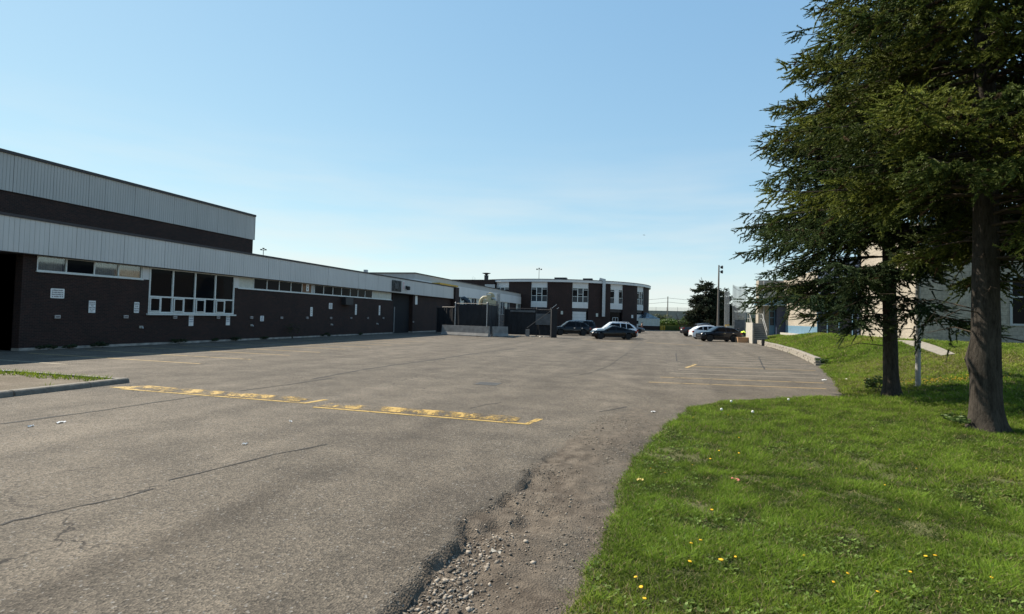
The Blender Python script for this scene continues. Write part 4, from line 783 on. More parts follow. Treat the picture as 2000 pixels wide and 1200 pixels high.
# ------------------------------------------------------------------ vehicles
def make_car(label, paint, L, Wd, H, kind, rimmat='rim', group='parked vehicles', cat='car'):
    t = thing({'sedan': 'parked_sedan', 'pickup': 'pickup_truck', 'van': 'parked_minivan'}.get(kind, 'parked_suv'), label, cat, group=group)
    h2 = L / 2; w2 = Wd / 2; wr = .37 if kind in ('suv', 'van') else (.43 if kind == 'pickup' else .33); xf, xr = h2 - .92, -h2 + .95; clr = .22 if kind != 'pickup' else .42
    P = {'sedan': dict(belt=.95, hood=.88, nose=.66, cowl=h2 - 1.3, wt=h2 - 2.25, rt=-h2 + 1.75, rb=-h2 + .42, deck=1.02, tail=.96),
         'suv': dict(belt=1.08, hood=1.02, nose=.80, cowl=h2 - 1.1, wt=h2 - 2.0, rt=-h2 + .85, rb=-h2 + .1, deck=1.12, tail=1.04),
         'van': dict(belt=1.1, hood=1.06, nose=.85, cowl=h2 - .95, wt=h2 - 1.75, rt=-h2 + .45, rb=-h2 + .1, deck=1.12, tail=1.05),
         'pickup': dict(belt=1.28, hood=1.25, nose=1.1, cowl=h2 - 1.6, wt=h2 - 2.2, rt=h2 - 3.75, rb=h2 - 3.9, deck=1.28, tail=1.28)}[kind]
    belt = P['belt']
    def ztop(x):
        if x > P['cowl']: s = (x - P['cowl']) / (h2 - P['cowl']); return belt - (belt - P['hood']) * min(1, s * 1.4) - (P['hood'] - P['nose']) * max(0, (s - .72) / .28) ** 1.6
        if x < P['rb'] and kind == 'sedan': s = (P['rb'] - x) / (P['rb'] + h2); return P['deck'] - (P['deck'] - P['tail']) * s - .1 * s ** 4
        if kind == 'sedan' and x < P['rt']: s = (P['rt'] - x) / (P['rt'] - P['rb']); return belt + (P['deck'] - belt) * s
        s = max(0, (-x - h2 + .3) / .3); return belt - .06 * s ** 2
    def zbot(x):
        z = clr + .10 * max(0, (abs(x) - h2 + .5) / .5) ** 2
        for xw in (xf, xr):
            q = (wr + .07) ** 2 - (x - xw) ** 2
            if q > 0: z = max(z, wr + math.sqrt(q))
        return z
    def wid(x): s = abs(x) / h2; return w2 * (1 - .05 * s ** 2 - .13 * max(0, (s - .84) / .16) ** 2)
    xs = np.unique(np.concatenate([np.linspace(-h2, h2, 44), [xf - wr - .07, xf + wr + .07, xr - wr - .07, xr + wr + .07], np.linspace(xf - wr, xf + wr, 11), np.linspace(xr - wr, xr + wr, 11)]))
    def loft(rings, name, mat, par=t, cap=True):
        n = len(rings[0]); V = [p for r in rings for p in r]; mb = MB(); mb.v = V
        for i in range(len(rings) - 1):
            for j in range(n - 1): mb.f.append((i * n + j, i * n + j + 1, (i + 1) * n + j + 1, (i + 1) * n + j))
        if cap: mb.f.append(tuple(range(n))); mb.f.append(tuple(range((len(rings) - 1) * n, len(rings) * n)))
        return mb.build(name, mat, par, smooth=True, world=False, angle=40)
    rings = []
    for x in xs:
        w, zb, zt_ = wid(x), zbot(x), ztop(x); zm = max(zb + .02, .62 if kind != 'pickup' else .85); zs_ = max(zm + .02, zt_ - .10)
        h = [(w * .93, zb), (w * .985, min(zb + .08, zm)), (w, zm), (w * .975, zs_), (w * .90, zt_), (w * .45, zt_ + .035)]
        rings.append([(x, y, z) for y, z in h] + [(x, 0, zt_ + .045)] + [(x, -y, z) for y, z in h[::-1]])
    loft(rings, 'body', paint)
    MB().box(-h2 + .15, h2 - .15, -w2 * .78, w2 * .78, clr + .02, .55).build('underbody', 'trim', t, world=False); MB().box(-h2 + .3, h2 - .3, -w2 * .9, w2 * .9, .5, .6 if kind != 'pickup' else .8).build('floor', 'trim', t, world=False)
    # greenhouse
    roof = H; tum = .30
    def zr(x):
        if x > P['wt']: s = (x - P['wt']) / (P['cowl'] - P['wt']); return roof - .02 - (roof - .02 - belt) * s ** 1.05
        if x < P['rt']: s = (P['rt'] - x) / (P['rt'] - P['rb']); base = P['deck'] if kind == 'sedan' else belt; q = roof - .02 - (.12 if kind != 'van' else .06); return q - (q - base) * s ** 1.2
        s = (P['wt'] - x) / (P['wt'] - P['rt']); return roof - .02 + .02 * math.sin(math.pi * min(1, s * 1.4)) - (.12 if kind != 'van' else .06) * s ** 2
    yb = lambda z, x: wid(x) * .90 - (z - belt) * tum
    gx = np.unique(np.concatenate([np.linspace(P['rb'], P['cowl'], 26), [P['rt'], P['wt']]])); rings = []
    for x in gx: z = zr(x); y1 = max(.2, yb(z, x)); b0 = belt - .03; h = [(yb(belt, x), b0), (yb(belt + (z - belt) * .85, x), belt + (z - belt) * .85 if z > b0 else b0), (y1 * .93, z), (y1 * .5, z + .025)]; rings.append([(x, y, zz) for y, zz in h] + [(x, 0, z + .03)] + [(x, -y, zz) for y, zz in h[::-1]])
    cab = loft(rings, 'cabin', paint)
    # glazing, set just outside the cabin skin
    def sidewin(pts, s): return MB().poly([(x, s * (yb(z, x) + .012), z) for x, z in pts]).build('side_window', 'car_glass', t, world=False)
    zl, zh = belt + .03, roof - .13; wsx = lambda z: P['cowl'] - (P['cowl'] - P['wt']) * (z - belt) / (roof - belt) - .16; rsx = lambda z: P['rb'] + (P['rt'] - P['rb']) * (z - belt) / (roof - belt) + (.3 if kind == 'sedan' else .22)
    bx = (P['wt'] + P['rt']) / 2 + (.1 if kind != 'pickup' else .05)
    for s in (-1, 1):
        sidewin([(bx + .05, zl), (wsx(zl) - .05, zl), (wsx(zh), zh), (bx + .05, zh)], s)
        if kind in ('suv', 'van'):
            cx = bx - (bx - rsx(zh)) * .62; sidewin([(cx + .04, zl), (bx - .04, zl), (bx - .04, zh), (cx + .04, zh - .01)], s); sidewin([(rsx(zl) + .1, zl + .05), (cx - .04, zl), (cx - .04, zh - .02), (rsx(zh) + .02, zh - .05)], s)
        else: sidewin([(rsx(zl) + .05, zl), (bx - .04, zl), (bx - .04, zh), (rsx(zh), zh - .04)], s)
    def slope(xa, za, xb, zb_, name):
        a, b = max(.3, yb(za, xa) - .07), max(.3, yb(zb_, xb) - .06); n = Vector((zb_ - za, 0, xa - xb)); n = n.normalized() * .02; n = n if n.z > 0 else -n
        MB().quad(Vector((xa, -a, za)) + n, Vector((xa, a, za)) + n, Vector((xb, b * .94, zb_)) + n, Vector((xb, -b * .94, zb_)) + n).build(name, 'car_glass', t, world=False)
    slope(P['cowl'] - .06, zr(P['cowl'] - .06) , P['wt'] + .08, zr(P['wt'] + .08), 'windshield')
    slope(P['rb'] + .06, zr(P['rb'] + .06), P['rt'] - .04, zr(P['rt'] - .04), 'rear_window')
    # wheels
    ty = MB().lathe((0, 0, 0), [(wr * .62, -.11), (wr * .93, -.115), (wr, -.08), (wr, .08), (wr * .93, .115), (wr * .62, .11)], 24, 'y').mesh('tyre'); ty.materials.append(MATS['rubber'])
    rm = MB(); rm.lathe((0, .02, 0), [(wr * .6, -.03), (wr * .64, .05), (wr * .56, .06), (wr * .54, -.02)], 24, 'y').lathe((0, .03, 0), [(.07, 0), (.07, .05), (.03, .06)], 10, 'y')
    for k in range(5): a = 2 * math.pi * k / 5; d = Vector((math.cos(a), 0, math.sin(a))); p = Vector((-d.z, 0, d.x)); rm.obox(d * wr * .33 + Vector((0, .05, 0)), d * wr * .27, p * .035, (0, .02, 0))
    rme = rm.mesh('rim'); rme.materials.append(MATS[rimmat])
    for xw in (xf, xr):
        for s in (-1, 1):
            wobj = thing('wheel', None, None); wobj.parent = t; wobj.location = (xw, s * (w2 - .13), wr); wobj.rotation_euler = (0, 0, 0 if s > 0 else math.pi)
            obj('tyre', ty, None, wobj, True); obj('rim', rme, None, wobj)
            MB().lathe((0, -.02, 0), [(wr * .6, -.02), (wr * .6, .02)], 20, 'y').build('brake_disc', 'trim', wobj, world=False)
    nz_, tz = P['nose'], P['tail']
    for s in (-1, 1):
        MB().prism([Vector((h2 - .02, s * w2 * .42, nz_ - .08)), Vector((h2 - .05, s * w2 * .80, nz_ - .05)), Vector((h2 - .42, s * w2 * .955, nz_ + .07)), Vector((h2 - .42, s * w2 * .955, nz_ - .03)), Vector((h2 - .07, s * w2 * .82, nz_ - .16)), Vector((h2 - .02, s * w2 * .42, nz_ - .17))], (0, 0, 0), (.012, s * .02, .01)).build('headlight', 'headlamp', t, world=False)
        MB().box(-h2 - .015, -h2 + .22, s * w2 * .80 - .09, s * w2 * .80 + .09, tz - .22, tz - .02).build('tail_light', 'tail_red', t, world=False)
        MB().obox((P['cowl'] - .35, s * (w2 * .98 + .07), belt + .06), (.06, 0, .01), (0, .1, 0), (0, 0, .07)).build('mirror', paint, t, world=False, bevel=.02)
        for hx in (bx + .12, bx - .85): MB().box(hx, hx + .2, s * w2 * .99 - .02, s * w2 * .99 + .02, belt - .16, belt - .125).build('door_handle', 'chrome' if kind != 'sedan' else paint, t, world=False)
        MB().box(xr + wr + .12, xf - wr - .12, s * w2 * .985 - .025, s * w2 * .985 + .025, clr + .02, clr + .13).build('sill_trim', 'trim', t, world=False)
    MB().box(h2 - .06, h2 + .004, -w2 * .4, w2 * .4, nz_ - .28, nz_ - .1).build('grille', 'trim', t, world=False); MB().box(h2 - .12, h2 + .01, -w2 * .62, w2 * .62, clr + .06, clr + .2).build('bumper', 'trim', t, world=False); MB().box(-h2 - .01, -h2 + .12, -w2 * .65, w2 * .65, clr + .12, clr + .28).build('bumper', 'trim' if kind != 'pickup' else 'chrome', t, world=False); MB().box(-h2 - .02, -h2 + .005, -.26, .26, tz - .38, tz - .24).build('license_plate', 'sign_white', t, world=False)
    if kind in ('suv', 'van'):
        for s in (-1, 1): MB().tube([(P['wt'] - .25, s * w2 * .62, roof + .02), (P['wt'] - .35, s * w2 * .62, roof + .07), (P['rt'] + .25, s * w2 * .6, roof + .03), (P['rt'] + .1, s * w2 * .6, roof - .04)], .018, 6).build('roof_rail', 'chrome', t, world=False)
    if kind == 'pickup':
        MB().box(-h2 + .1, P['rb'] - .1, -w2 * .78, w2 * .78, belt + .03, belt + .05).build('bed_cover', 'trim', t, world=False)
    return t
def park(t, px, depth, turn=0, right=False):
    p = PD(px, 640, depth); t.location = (p.x, p.y, 0); base = PSI + (0 if right else math.pi); t.rotation_euler = (0, 0, base + R_(turn)); return t
park(make_car('black sedan with black wheels parked in front of the white suv', 'car_black', 4.85, 1.84, 1.44, 'sedan', 'rim_dark'), 1197, 58, 4)
park(make_car('white suv half hidden behind the black sedan', 'car_white', 5.0, 1.92, 1.82, 'suv'), 1200.5, 61.8, 4)
park(make_car('black suv with silver wheels next to the yard gate', 'car_black', 4.8, 1.95, 1.78, 'suv'), 1115, 68, 5)
park(make_car('black minivan standing behind the black suv at the yard gate', 'car_navy', 5.1, 2.0, 1.86, 'van'), 1127, 73, 5)
park(make_car('small grey car mostly hidden behind the white suv', 'car_grey', 4.3, 1.75, 1.45, 'sedan'), 1232, 88, 2, True)
park(make_car('dark blue crossover with silver wheels beside the retaining wall', 'car_navy', 4.5, 1.85, 1.62, 'suv'), 1403.5, 59, 4)
park(make_car('white suv parked between the dark crossover and the pickup', 'car_white', 4.6, 1.86, 1.68, 'suv'), 1386, 65.5, -1, True)
park(make_car('charcoal pickup truck with open bed tail behind the white suv', 'car_charcoal', 5.8, 2.0, 1.92, 'pickup', 'rim_dark'), 1372, 75, -2, True)
for o in bpy.data.objects:
    if o.get('category') == 'car' and 'pickup' in o['label']: o['category'] = 'pickup truck'

# motorcycles by the steps
def motorcycle(px, depth, rz, label, paint):
    p = PD(px, 640, depth); t = thing('motorcycle', label, 'motorcycle', (p.x, p.y, 0), rz, 'motorcycles parked beyond the steps')
    for x in (-.68, .70):
        w = thing('wheel', None, None); w.parent = t; w.location = (x, 0, .31)
        MB().lathe((0, 0, 0), [(.2, -.06), (.29, -.06), (.31, 0), (.29, .06), (.2, .06)], 18, 'y').build('tyre', 'rubber', w, True, False)
        rm = MB().lathe((0, 0, 0), [(.19, -.02), (.21, 0), (.19, .02)], 14, 'y').lathe((0, 0, 0), [(.04, -.05), (.04, .05)], 8, 'y')
        for k in range(5): a = k * 1.257; rm.bar((0, 0, 0), (.2 * math.cos(a), 0, .2 * math.sin(a)), .03)
        rm.build('rim', 'rim', w, world=False)
    MB().tube([(.7, 0, .31), (.5, 0, .75), (.42, 0, 1.0)], .05, 8).build('fork', 'chrome', t, world=False); MB().tube([(.38, -.36, 1.05), (.44, -.1, 1.02), (.44, .1, 1.02), (.38, .36, 1.05)], .018, 6).build('handlebar', 'trim', t, world=False)
    MB().obox((.15, 0, .82), (.26, 0, .04), (0, .14, 0), (0, 0, .12)).build('fuel_tank', paint, t, world=False, bevel=.06); MB().obox((-.38, 0, .78), (.36, 0, .02), (0, .13, 0), (0, 0, .055)).build('seat', 'trim', t, world=False, bevel=.03)
    MB().box(-.2, .3, -.16, .16, .28, .62).build('engine', 'dark_metal', t, world=False, bevel=.04); MB().tube([(.25, .18, .4), (-.1, .2, .28), (-.8, .2, .36)], .045, 8).build('exhaust', 'chrome', t, world=False); MB().obox((.5, 0, 1.08), (.03, 0, .02), (0, .18, 0), (-.08, 0, .16)).build('windscreen', 'car_glass', t, world=False); MB().bar((-.68, 0, .31), (-.1, 0, .45), .06).bar((-.75, 0, .7), (-.1, 0, .72), .08).build('frame', 'trim', t, world=False)
    return t
motorcycle(1437, 72, 1.9, 'black motorcycle with windscreen parked beyond the crossover', 'car_black'); motorcycle(1444, 71, 2.1, 'dark red motorcycle parked nearest the concrete steps', 'cloth_red')
p = PD(1452, 640, 71.5); jk = MB()
for i in range(10):
    for j in range(8):
        f = lambda u, v: (p.x + (u - 5) * .08, p.y + (v - 4) * .09, .82 + .22 * math.exp(-((u - 5) / 3.2) ** 2) + .06 * math.sin(u * 1.7 + v) - .04 * abs(v - 4))
        jk.quad(f(i, j), f(i + 1, j), f(i + 1, j + 1), f(i, j + 1))
t = thing('garden_cart', 'dark wheeled cart with a bright yellow green safety jacket thrown over it', 'cart', (p.x, p.y, 0)); MB().box(p.x - .55, p.x + .55, p.y - .4, p.y + .4, .35, .8).build('tub', 'trim', t, bevel=.04); jk.build('jacket', 'hivis', t, smooth=True)
for a in (-.4, .4):
    for b in (-.42, .42): MB().lathe((p.x + a, p.y + b, .2), [(.2, -.04), (.2, .04)], 14, 'y').build('wheel', 'rubber', t)
MB().tube([(p.x + .55, p.y, .7), (p.x + .95, p.y, 1.0)], .025, 6).build('handle', 'galvanised', t)

# ------------------------------------------------------------------ people
def person(loc, rz, label, top, bottom):
    t = thing('person', label, 'person', loc, rz); J = {}
    nodes = [('pel', (0, 0, .95), .15), ('ch', (.02, 0, 1.32), .16), ('nk', (.03, 0, 1.5), .06), ('hd', (.05, 0, 1.62), .09), ('ht', (.05, 0, 1.72), .085)]
    ed = [('pel', 'ch'), ('ch', 'nk'), ('nk', 'hd'), ('hd', 'ht')]
    for s, n, st in ((1, 'l', .22), (-1, 'r', -.2)):
        nodes += [(n + 'hip', (0, s * .1, .9), .1), (n + 'kn', (st * .75 + .05, s * .1, .5), .062), (n + 'an', (st * 1.0 - .06, s * .1, .09), .042), (n + 'to', (st * 1.0 + .12, s * .11, .035), .035), (n + 'sh', (.02, s * .19, 1.42), .062), (n + 'el', (-st * .3 + .1, s * .25, 1.14), .042), (n + 'wr', (.32, s * .16, 1.05), .032), (n + 'pm', (.38, s * .13, 1.05), .034)]
        ed += [('pel', n + 'hip'), (n + 'hip', n + 'kn'), (n + 'kn', n + 'an'), (n + 'an', n + 'to'), ('ch', n + 'sh'), (n + 'sh', n + 'el'), (n + 'el', n + 'wr'), (n + 'wr', n + 'pm')]
        for k in range(4): nodes += [(f'{n}f{k}', (.43, s * (.11 + .018 * k), 1.05), .009), (f'{n}g{k}', (.45 - .004 * k, s * (.11 + .018 * k), 1.02), .008)]; ed += [(n + 'pm', f'{n}f{k}'), (f'{n}f{k}', f'{n}g{k}')]
        nodes += [(n + 'th', (.39, s * .09, 1.03), .01)]; ed += [(n + 'pm', n + 'th')]
    idx = {n: i for i, (n, _, _) in enumerate(nodes)}
    def skin(name, keep, grow, mat):
        me = bpy.data.meshes.new(name); ks = [n for n in nodes if keep(n[0])]; ii = {n[0]: i for i, n in enumerate(ks)}
        me.from_pydata([n[1] for n in ks], [(ii[a], ii[b]) for a, b in ed if a in ii and b in ii], []); o = bpy.data.objects.new(name, me); COL.objects.link(o)
        m = o.modifiers.new('s', 'SKIN'); sb = o.modifiers.new('u', 'SUBSURF'); sb.levels = sb.render_levels = 1
        for i, n in enumerate(ks): me.skin_vertices[0].data[i].radius = (n[2] + grow,) * 2; me.skin_vertices[0].data[i].use_root = i == 0
        bpy.context.view_layer.update(); m2 = bpy.data.meshes.new_from_object(o.evaluated_get(bpy.context.evaluated_depsgraph_get())); bpy.data.objects.remove(o); return obj(name, m2, mat, t, True)
    for m in ():
        pass
    skin('body', lambda n: True, 0, 'skin'); skin('shirt', lambda n: n in ('pel', 'ch', 'lsh', 'rsh', 'lel', 'rel'), .014, top); skin('trousers', lambda n: n in ('pel', 'lhip', 'rhip', 'lkn', 'rkn'), .018, bottom)
    MB().lathe((.04, 0, 1.6), [(.10, .02), (.115, .08), (.10, .15), (.05, .19)], 12).build('hair', 'hair', t, True, False)
    return t
pp = PD(1254, 640, 94); person((pp.x, pp.y, 0), PSI + math.pi, 'person in dark top walking across the lot carrying a flat dark box', 'cloth_dark', 'cloth_red')
bxx = MB().box(-.22, .22, -.3, .3, 0, .07).build('carried_box', 'trim', None, bevel=.01); bxx.location = (pp.x - .42 * math.cos(PSI), pp.y - .42 * math.sin(PSI), 1.06); bxx.rotation_euler = (0, 0, PSI); tag(bxx, 'flat dark box held at waist height by the walking person', 'box')
# ------------------------------------------------------------------ conifers
def frames(D):
    D = D / np.linalg.norm(D, axis=1, keepdims=True); A = np.where(np.abs(D[:, 2:3]) > .9, np.array([[1., 0, 0]]), np.array([[0, 0, 1.]]))
    X = np.cross(D, A); X /= np.linalg.norm(X, axis=1, keepdims=True); return D, X, np.cross(X, D)
def shoots(P, D, Ln, col, k, nl, nw, seed, core=0):
    """bottle-brush twigs: k needle-bunch triangles round each axis"""
    r = np.random.default_rng(seed); n = len(P); D, X, Y = frames(D); s = r.uniform(-.05, 1, (n, k, 1)); a = r.uniform(0, 2 * np.pi, (n, k, 1)); f = r.uniform(.5, .95, (n, k, 1))
    O = X[:, None] * np.cos(a) + Y[:, None] * np.sin(a) * .75; O /= np.linalg.norm(O, axis=2, keepdims=True); d = O * np.sqrt(1 - f ** 2) + D[:, None] * f; T = np.cross(d, D[:, None]); T /= np.linalg.norm(T, axis=2, keepdims=True) + 1e-6
    B = P[:, None] + D[:, None] * s * Ln[:, None, None]; L = nl * (1.15 - .45 * s) * r.uniform(.7, 1.2, (n, k, 1)); w = nw * r.uniform(.7, 1.3, (n, k, 1))
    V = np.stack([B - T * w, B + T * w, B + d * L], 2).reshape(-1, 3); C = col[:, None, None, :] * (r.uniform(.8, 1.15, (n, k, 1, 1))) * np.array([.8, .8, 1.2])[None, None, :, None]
    C = C.reshape(-1, 3)
    if core:
        T3 = [X, X * .5 + Y * .866, X * -.5 + Y * .866]; tip = P + D * Ln[:, None] * 1.08
        V2 = np.concatenate([np.stack([P - q * core, P + q * core, tip], 1).reshape(-1, 3) for q in T3]); C2 = np.tile(np.repeat(col * .8, 3, 0), (3, 1)); V = np.concatenate([V, V2]); C = np.concatenate([C, C2])
    return V, C
def conifer(name, label, base, H, zb, rad, rtrunk, n_whorl, per, seed, colA, colB, scale=1.0, shoot=.24, k=15, nl=.075, nw=.011, topdens=1, droop=.35, dens=1.0, group=None, bulge=None, low_twigs=0, lean=(0, 0), skip=None, core=0, thin=0):
    r = np.random.default_rng(seed); t = thing(name, label, 'tree', tuple(base), 0, group); P, D, L, Cc = [], [], [], []; wood = MB()
    zs = np.sort(zb + (H - zb) * (np.arange(n_whorl) + r.uniform(-.3, .3, n_whorl)) / n_whorl); ph = 0
    for z0 in zs:
        Rz = rad(z0)
        if Rz < .15: continue
        m = per if z0 < H * .7 else max(4, per - 2)
        for b in range(m):
            ph += 2.39996 + r.uniform(-.35, .35); Lb = Rz * r.uniform(.55, 1.08); z1 = z0 + r.uniform(-.25, .25) * scale; ax = np.array([math.cos(ph), math.sin(ph), 0.]); side = np.array([-ax[1], ax[0], 0.])
            if (skip and skip(ph % (2 * math.pi), z1)) or r.uniform() < thin: continue
            dr = droop * r.uniform(.6, 1.5) * (1 if z0 < H * .6 else .35); up0 = r.uniform(-.02, .22); sw = r.uniform(-.15, .15)
            curve = lambda s: ax * (Lb * s) + side * (sw * Lb * s * s) + np.array([0, 0, z1 + Lb * (up0 * s - dr * s * s + dr * .55 * s ** 3.2)])
            pts = [curve(s) for s in np.linspace(0, 1, 6)]; wood.tube([tuple(p + np.array(base)) for p in pts], [max(.008, .035 * scale * (Lb / 4 + .25) * (1 - .85 * s)) for s in np.linspace(0, 1, 6)], 5, False)
            bc = np.array(colA) + (np.array(colB) - np.array(colA)) * r.uniform(0, 1); bc = bc * r.uniform(.75, 1.25)
            nt = max(4, int(Lb * 7.0 * dens / scale * (topdens if z0 > 11 else 1)))
            for q in range(nt):
                s = r.uniform(.12, 1) ** .75; sd = 1 if q % 2 else -1; o = curve(s); tl = Lb * .34 * (1.15 - s) * r.uniform(.5, 1.2) + .16 * scale
                tan = curve(min(1, s + .03)) - curve(s - .03); tan /= np.linalg.norm(tan); dv = tan * r.uniform(.5, 1.0) + side * sd * r.uniform(.45, 1.1) + np.array([0, 0, r.uniform(-.75, .12)]); dv /= np.linalg.norm(dv)
                ns = max(2, int(tl / (shoot * .42)))
                for j in range(ns):
                    u = (j + r.uniform(.2, .9)) / ns; pp_ = o + dv * tl * u + np.array([0, 0, -.22 * tl * u * u]); dd = dv * .95 + r.normal(0, .3, 3) + np.array([0, 0, .08 if u > .6 else -.22])
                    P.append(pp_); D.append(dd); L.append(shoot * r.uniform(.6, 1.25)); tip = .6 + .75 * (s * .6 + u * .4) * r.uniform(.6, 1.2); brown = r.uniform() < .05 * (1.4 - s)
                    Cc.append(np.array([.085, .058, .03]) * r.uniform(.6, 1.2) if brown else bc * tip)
            for j in range(2): P.append(curve(1.0)); D.append(curve(1.0) - curve(.9) + r.normal(0, .06, 3)); L.append(shoot * 1.2); Cc.append(bc * 1.35)
    P, D, L, Cc = map(np.array, (P, D, L, Cc)); print(name, 'shoots', len(P), 'tris', len(P) * k); V, C = shoots(P, D, L, Cc, k, nl, nw, seed + 1, core)
    # trunk: uneven tapered stem with root flare
    tr = MB(); rings = np.concatenate([np.linspace(-.3, 1.2, 16), np.linspace(1.4, zb + 2.5, 12), np.linspace(zb + 3, H * .97, 10)]); n = 22; i0 = 0
    for z in rings:
        rr = rtrunk * (1 - .93 * max(0, z) / H) * (1 + .55 * math.exp(-max(0, z) / .22) * (1 if z < 1 else 1))
        for j in range(n):
            a = 2 * math.pi * j / n; e = 1 + .09 * float(vnoise(np.array([math.cos(a) * 2 + z * .5 + seed]), np.array([math.sin(a) * 2 + z * 1.1]), seed)[0]) + .16 * math.exp(-max(0, z) / .25) * math.sin(5 * a + seed)
            if bulge: e += bulge[2] * math.exp(-((z - bulge[0]) / .22) ** 2) * max(0, math.cos(a - bulge[1])) ** 2
            tr.v.append((base[0] + lean[0] * z + rr * e * math.cos(a), base[1] + lean[1] * z + rr * e * math.sin(a), base[2] + z))
    for i in range(len(rings) - 1):
        for j in range(n): tr.f.append((i * n + j, i * n + (j + 1) % n, (i + 1) * n + (j + 1) % n, (i + 1) * n + j))
    # dead stubs and bare twigs low on the stem
    for i in range(low_twigs):
        a = r.uniform(0, 6.28); z = r.uniform(zb * .55, zb + 2.2); l = r.uniform(.5, 1.8); d = np.array([math.cos(a), math.sin(a), r.uniform(-.35, .3)]); o = np.array(base) + np.array([0, 0, z]); p1 = o + d * l * .5 + np.array([0, 0, .05]); p2 = o + d * l + np.array([0, 0, -.15 * l])
        wood.tube([tuple(o), tuple(p1), tuple(p2)], [.016, .011, .004], 5, False)
        for q in range(4): s = r.uniform(.3, 1); b = o + d * l * s; e = b + r.normal(0, .22, 3) * l * .6; wood.tube([tuple(b), tuple(e)], [.006, .002], 4, False)
    tr.build('trunk', 'bark', t, smooth=True, angle=80); tag(wood.build('branches', 'twig', t, smooth=True, angle=80), kind='stuff')
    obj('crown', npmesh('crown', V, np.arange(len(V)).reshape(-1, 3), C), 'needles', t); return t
B1 = on_lawn(1741, 776); B2 = on_lawn(1926, 842); zr1 = lambda z: np.interp(z, [0, 2.6, 3.2, 3.9, 5.5, 7.5, 10.6, 14, 17.5, 18], [2.4, 3.2, 3.9, 4.2, 4.15, 3.75, 2.8, 1.7, .3, 0])
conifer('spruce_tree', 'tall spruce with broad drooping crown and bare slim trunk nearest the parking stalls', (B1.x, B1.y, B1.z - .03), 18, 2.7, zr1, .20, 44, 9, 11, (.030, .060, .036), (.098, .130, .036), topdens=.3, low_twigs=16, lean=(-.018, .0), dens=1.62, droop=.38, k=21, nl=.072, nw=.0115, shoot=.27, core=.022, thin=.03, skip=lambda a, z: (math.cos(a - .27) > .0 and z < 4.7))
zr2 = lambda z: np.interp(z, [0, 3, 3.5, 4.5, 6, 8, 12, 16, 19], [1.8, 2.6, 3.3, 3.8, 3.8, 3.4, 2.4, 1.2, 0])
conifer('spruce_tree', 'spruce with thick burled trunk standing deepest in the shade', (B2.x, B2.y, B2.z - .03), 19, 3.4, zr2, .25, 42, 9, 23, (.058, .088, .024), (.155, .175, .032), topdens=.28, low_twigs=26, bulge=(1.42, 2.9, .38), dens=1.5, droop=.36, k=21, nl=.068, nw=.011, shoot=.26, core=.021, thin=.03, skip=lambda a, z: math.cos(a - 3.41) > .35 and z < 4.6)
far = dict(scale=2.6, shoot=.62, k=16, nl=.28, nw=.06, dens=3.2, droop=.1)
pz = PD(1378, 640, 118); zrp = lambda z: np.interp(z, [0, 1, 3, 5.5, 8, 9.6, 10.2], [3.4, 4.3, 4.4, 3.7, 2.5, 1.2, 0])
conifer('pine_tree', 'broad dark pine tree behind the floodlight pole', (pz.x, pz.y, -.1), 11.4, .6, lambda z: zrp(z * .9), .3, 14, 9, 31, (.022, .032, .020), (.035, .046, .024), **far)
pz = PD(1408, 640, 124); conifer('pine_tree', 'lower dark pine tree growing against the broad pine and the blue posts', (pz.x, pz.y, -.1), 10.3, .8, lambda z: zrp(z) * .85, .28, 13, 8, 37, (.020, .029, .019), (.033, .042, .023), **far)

# ------------------------------------------------------------------ broadleaf bushes, far trees
def bush(name, label, c, rx, ry, rz, n, leaf, colA, colB, seed, cat='bush', stem=True, group=None, lumps=7):
    r = np.random.default_rng(seed); t = thing(name, label, cat, (c[0], c[1], c[2]), 0, group); ctr = r.normal(0, .42, (lumps, 3)) * np.array([rx, ry, rz * .55]); ctr[:, 2] += rz * .95; rl = r.uniform(.38, .6, lumps)
    i = r.integers(0, lumps, n); u = r.normal(0, 1, (n, 3)); u /= np.linalg.norm(u, axis=1, keepdims=True); rad_ = (r.uniform(.35, 1, n) ** .5)[:, None]; P = ctr[i] + u * rad_ * rl[i][:, None] * np.array([rx, ry, rz]); P[:, 2] = np.maximum(P[:, 2], .03)
    nrm = u + r.normal(0, .6, (n, 3)); _, X, Y = frames(nrm); l = leaf * r.uniform(.6, 1.3, (n, 1)); V = np.stack([P - X * l, P - Y * l * .45, P + X * l, P + Y * l * .45], 1).reshape(-1, 3)
    base = np.array(colA) + (np.array(colB) - np.array(colA)) * r.uniform(0, 1, (n, 1)); cc = np.repeat(base * r.uniform(.75, 1.25, (n, 1)), 4, 0)
    obj('foliage', npmesh('foliage', V, np.arange(len(V)).reshape(-1, 4), cc), 'leaves', t); mb = MB()
    for q in range(5): a = q * 1.3; mb.tube([(c[0], c[1], c[2]), (c[0] + math.cos(a) * rx * .2, c[1] + math.sin(a) * ry * .2, c[2] + rz * .5), (c[0] + math.cos(a) * rx * .45, c[1] + math.sin(a) * ry * .45, c[2] + rz * 1.0)], [.05 * rz * .5, .035 * rz * .5, .01], 5)
    mb.build('stems', 'twig', t); return t
gA, gB = (.045, .085, .018), (.09, .14, .03)
for i, (px, d, rx, rz, lab) in enumerate(((1300, 165, 3.6, 1.9, 'bright leafy bush just past the greenhouse'), (1318, 160, 4.2, 2.2, 'largest bright green bush between the greenhouse and the pine'), (1337, 158, 3.4, 1.9, 'leafy green bush tucked against the broad pine'), (1288, 185, 4.4, 2.6, 'dull green shrub under the raised embankment'))):
    p = PD(px, 640, d); bush('bush', lab, (p.x, p.y, -.3), rx, rx * .8, rz, 1500, .32, gA if i < 3 else (.05, .06, .025), gB if i < 3 else (.07, .085, .035), 50 + i)
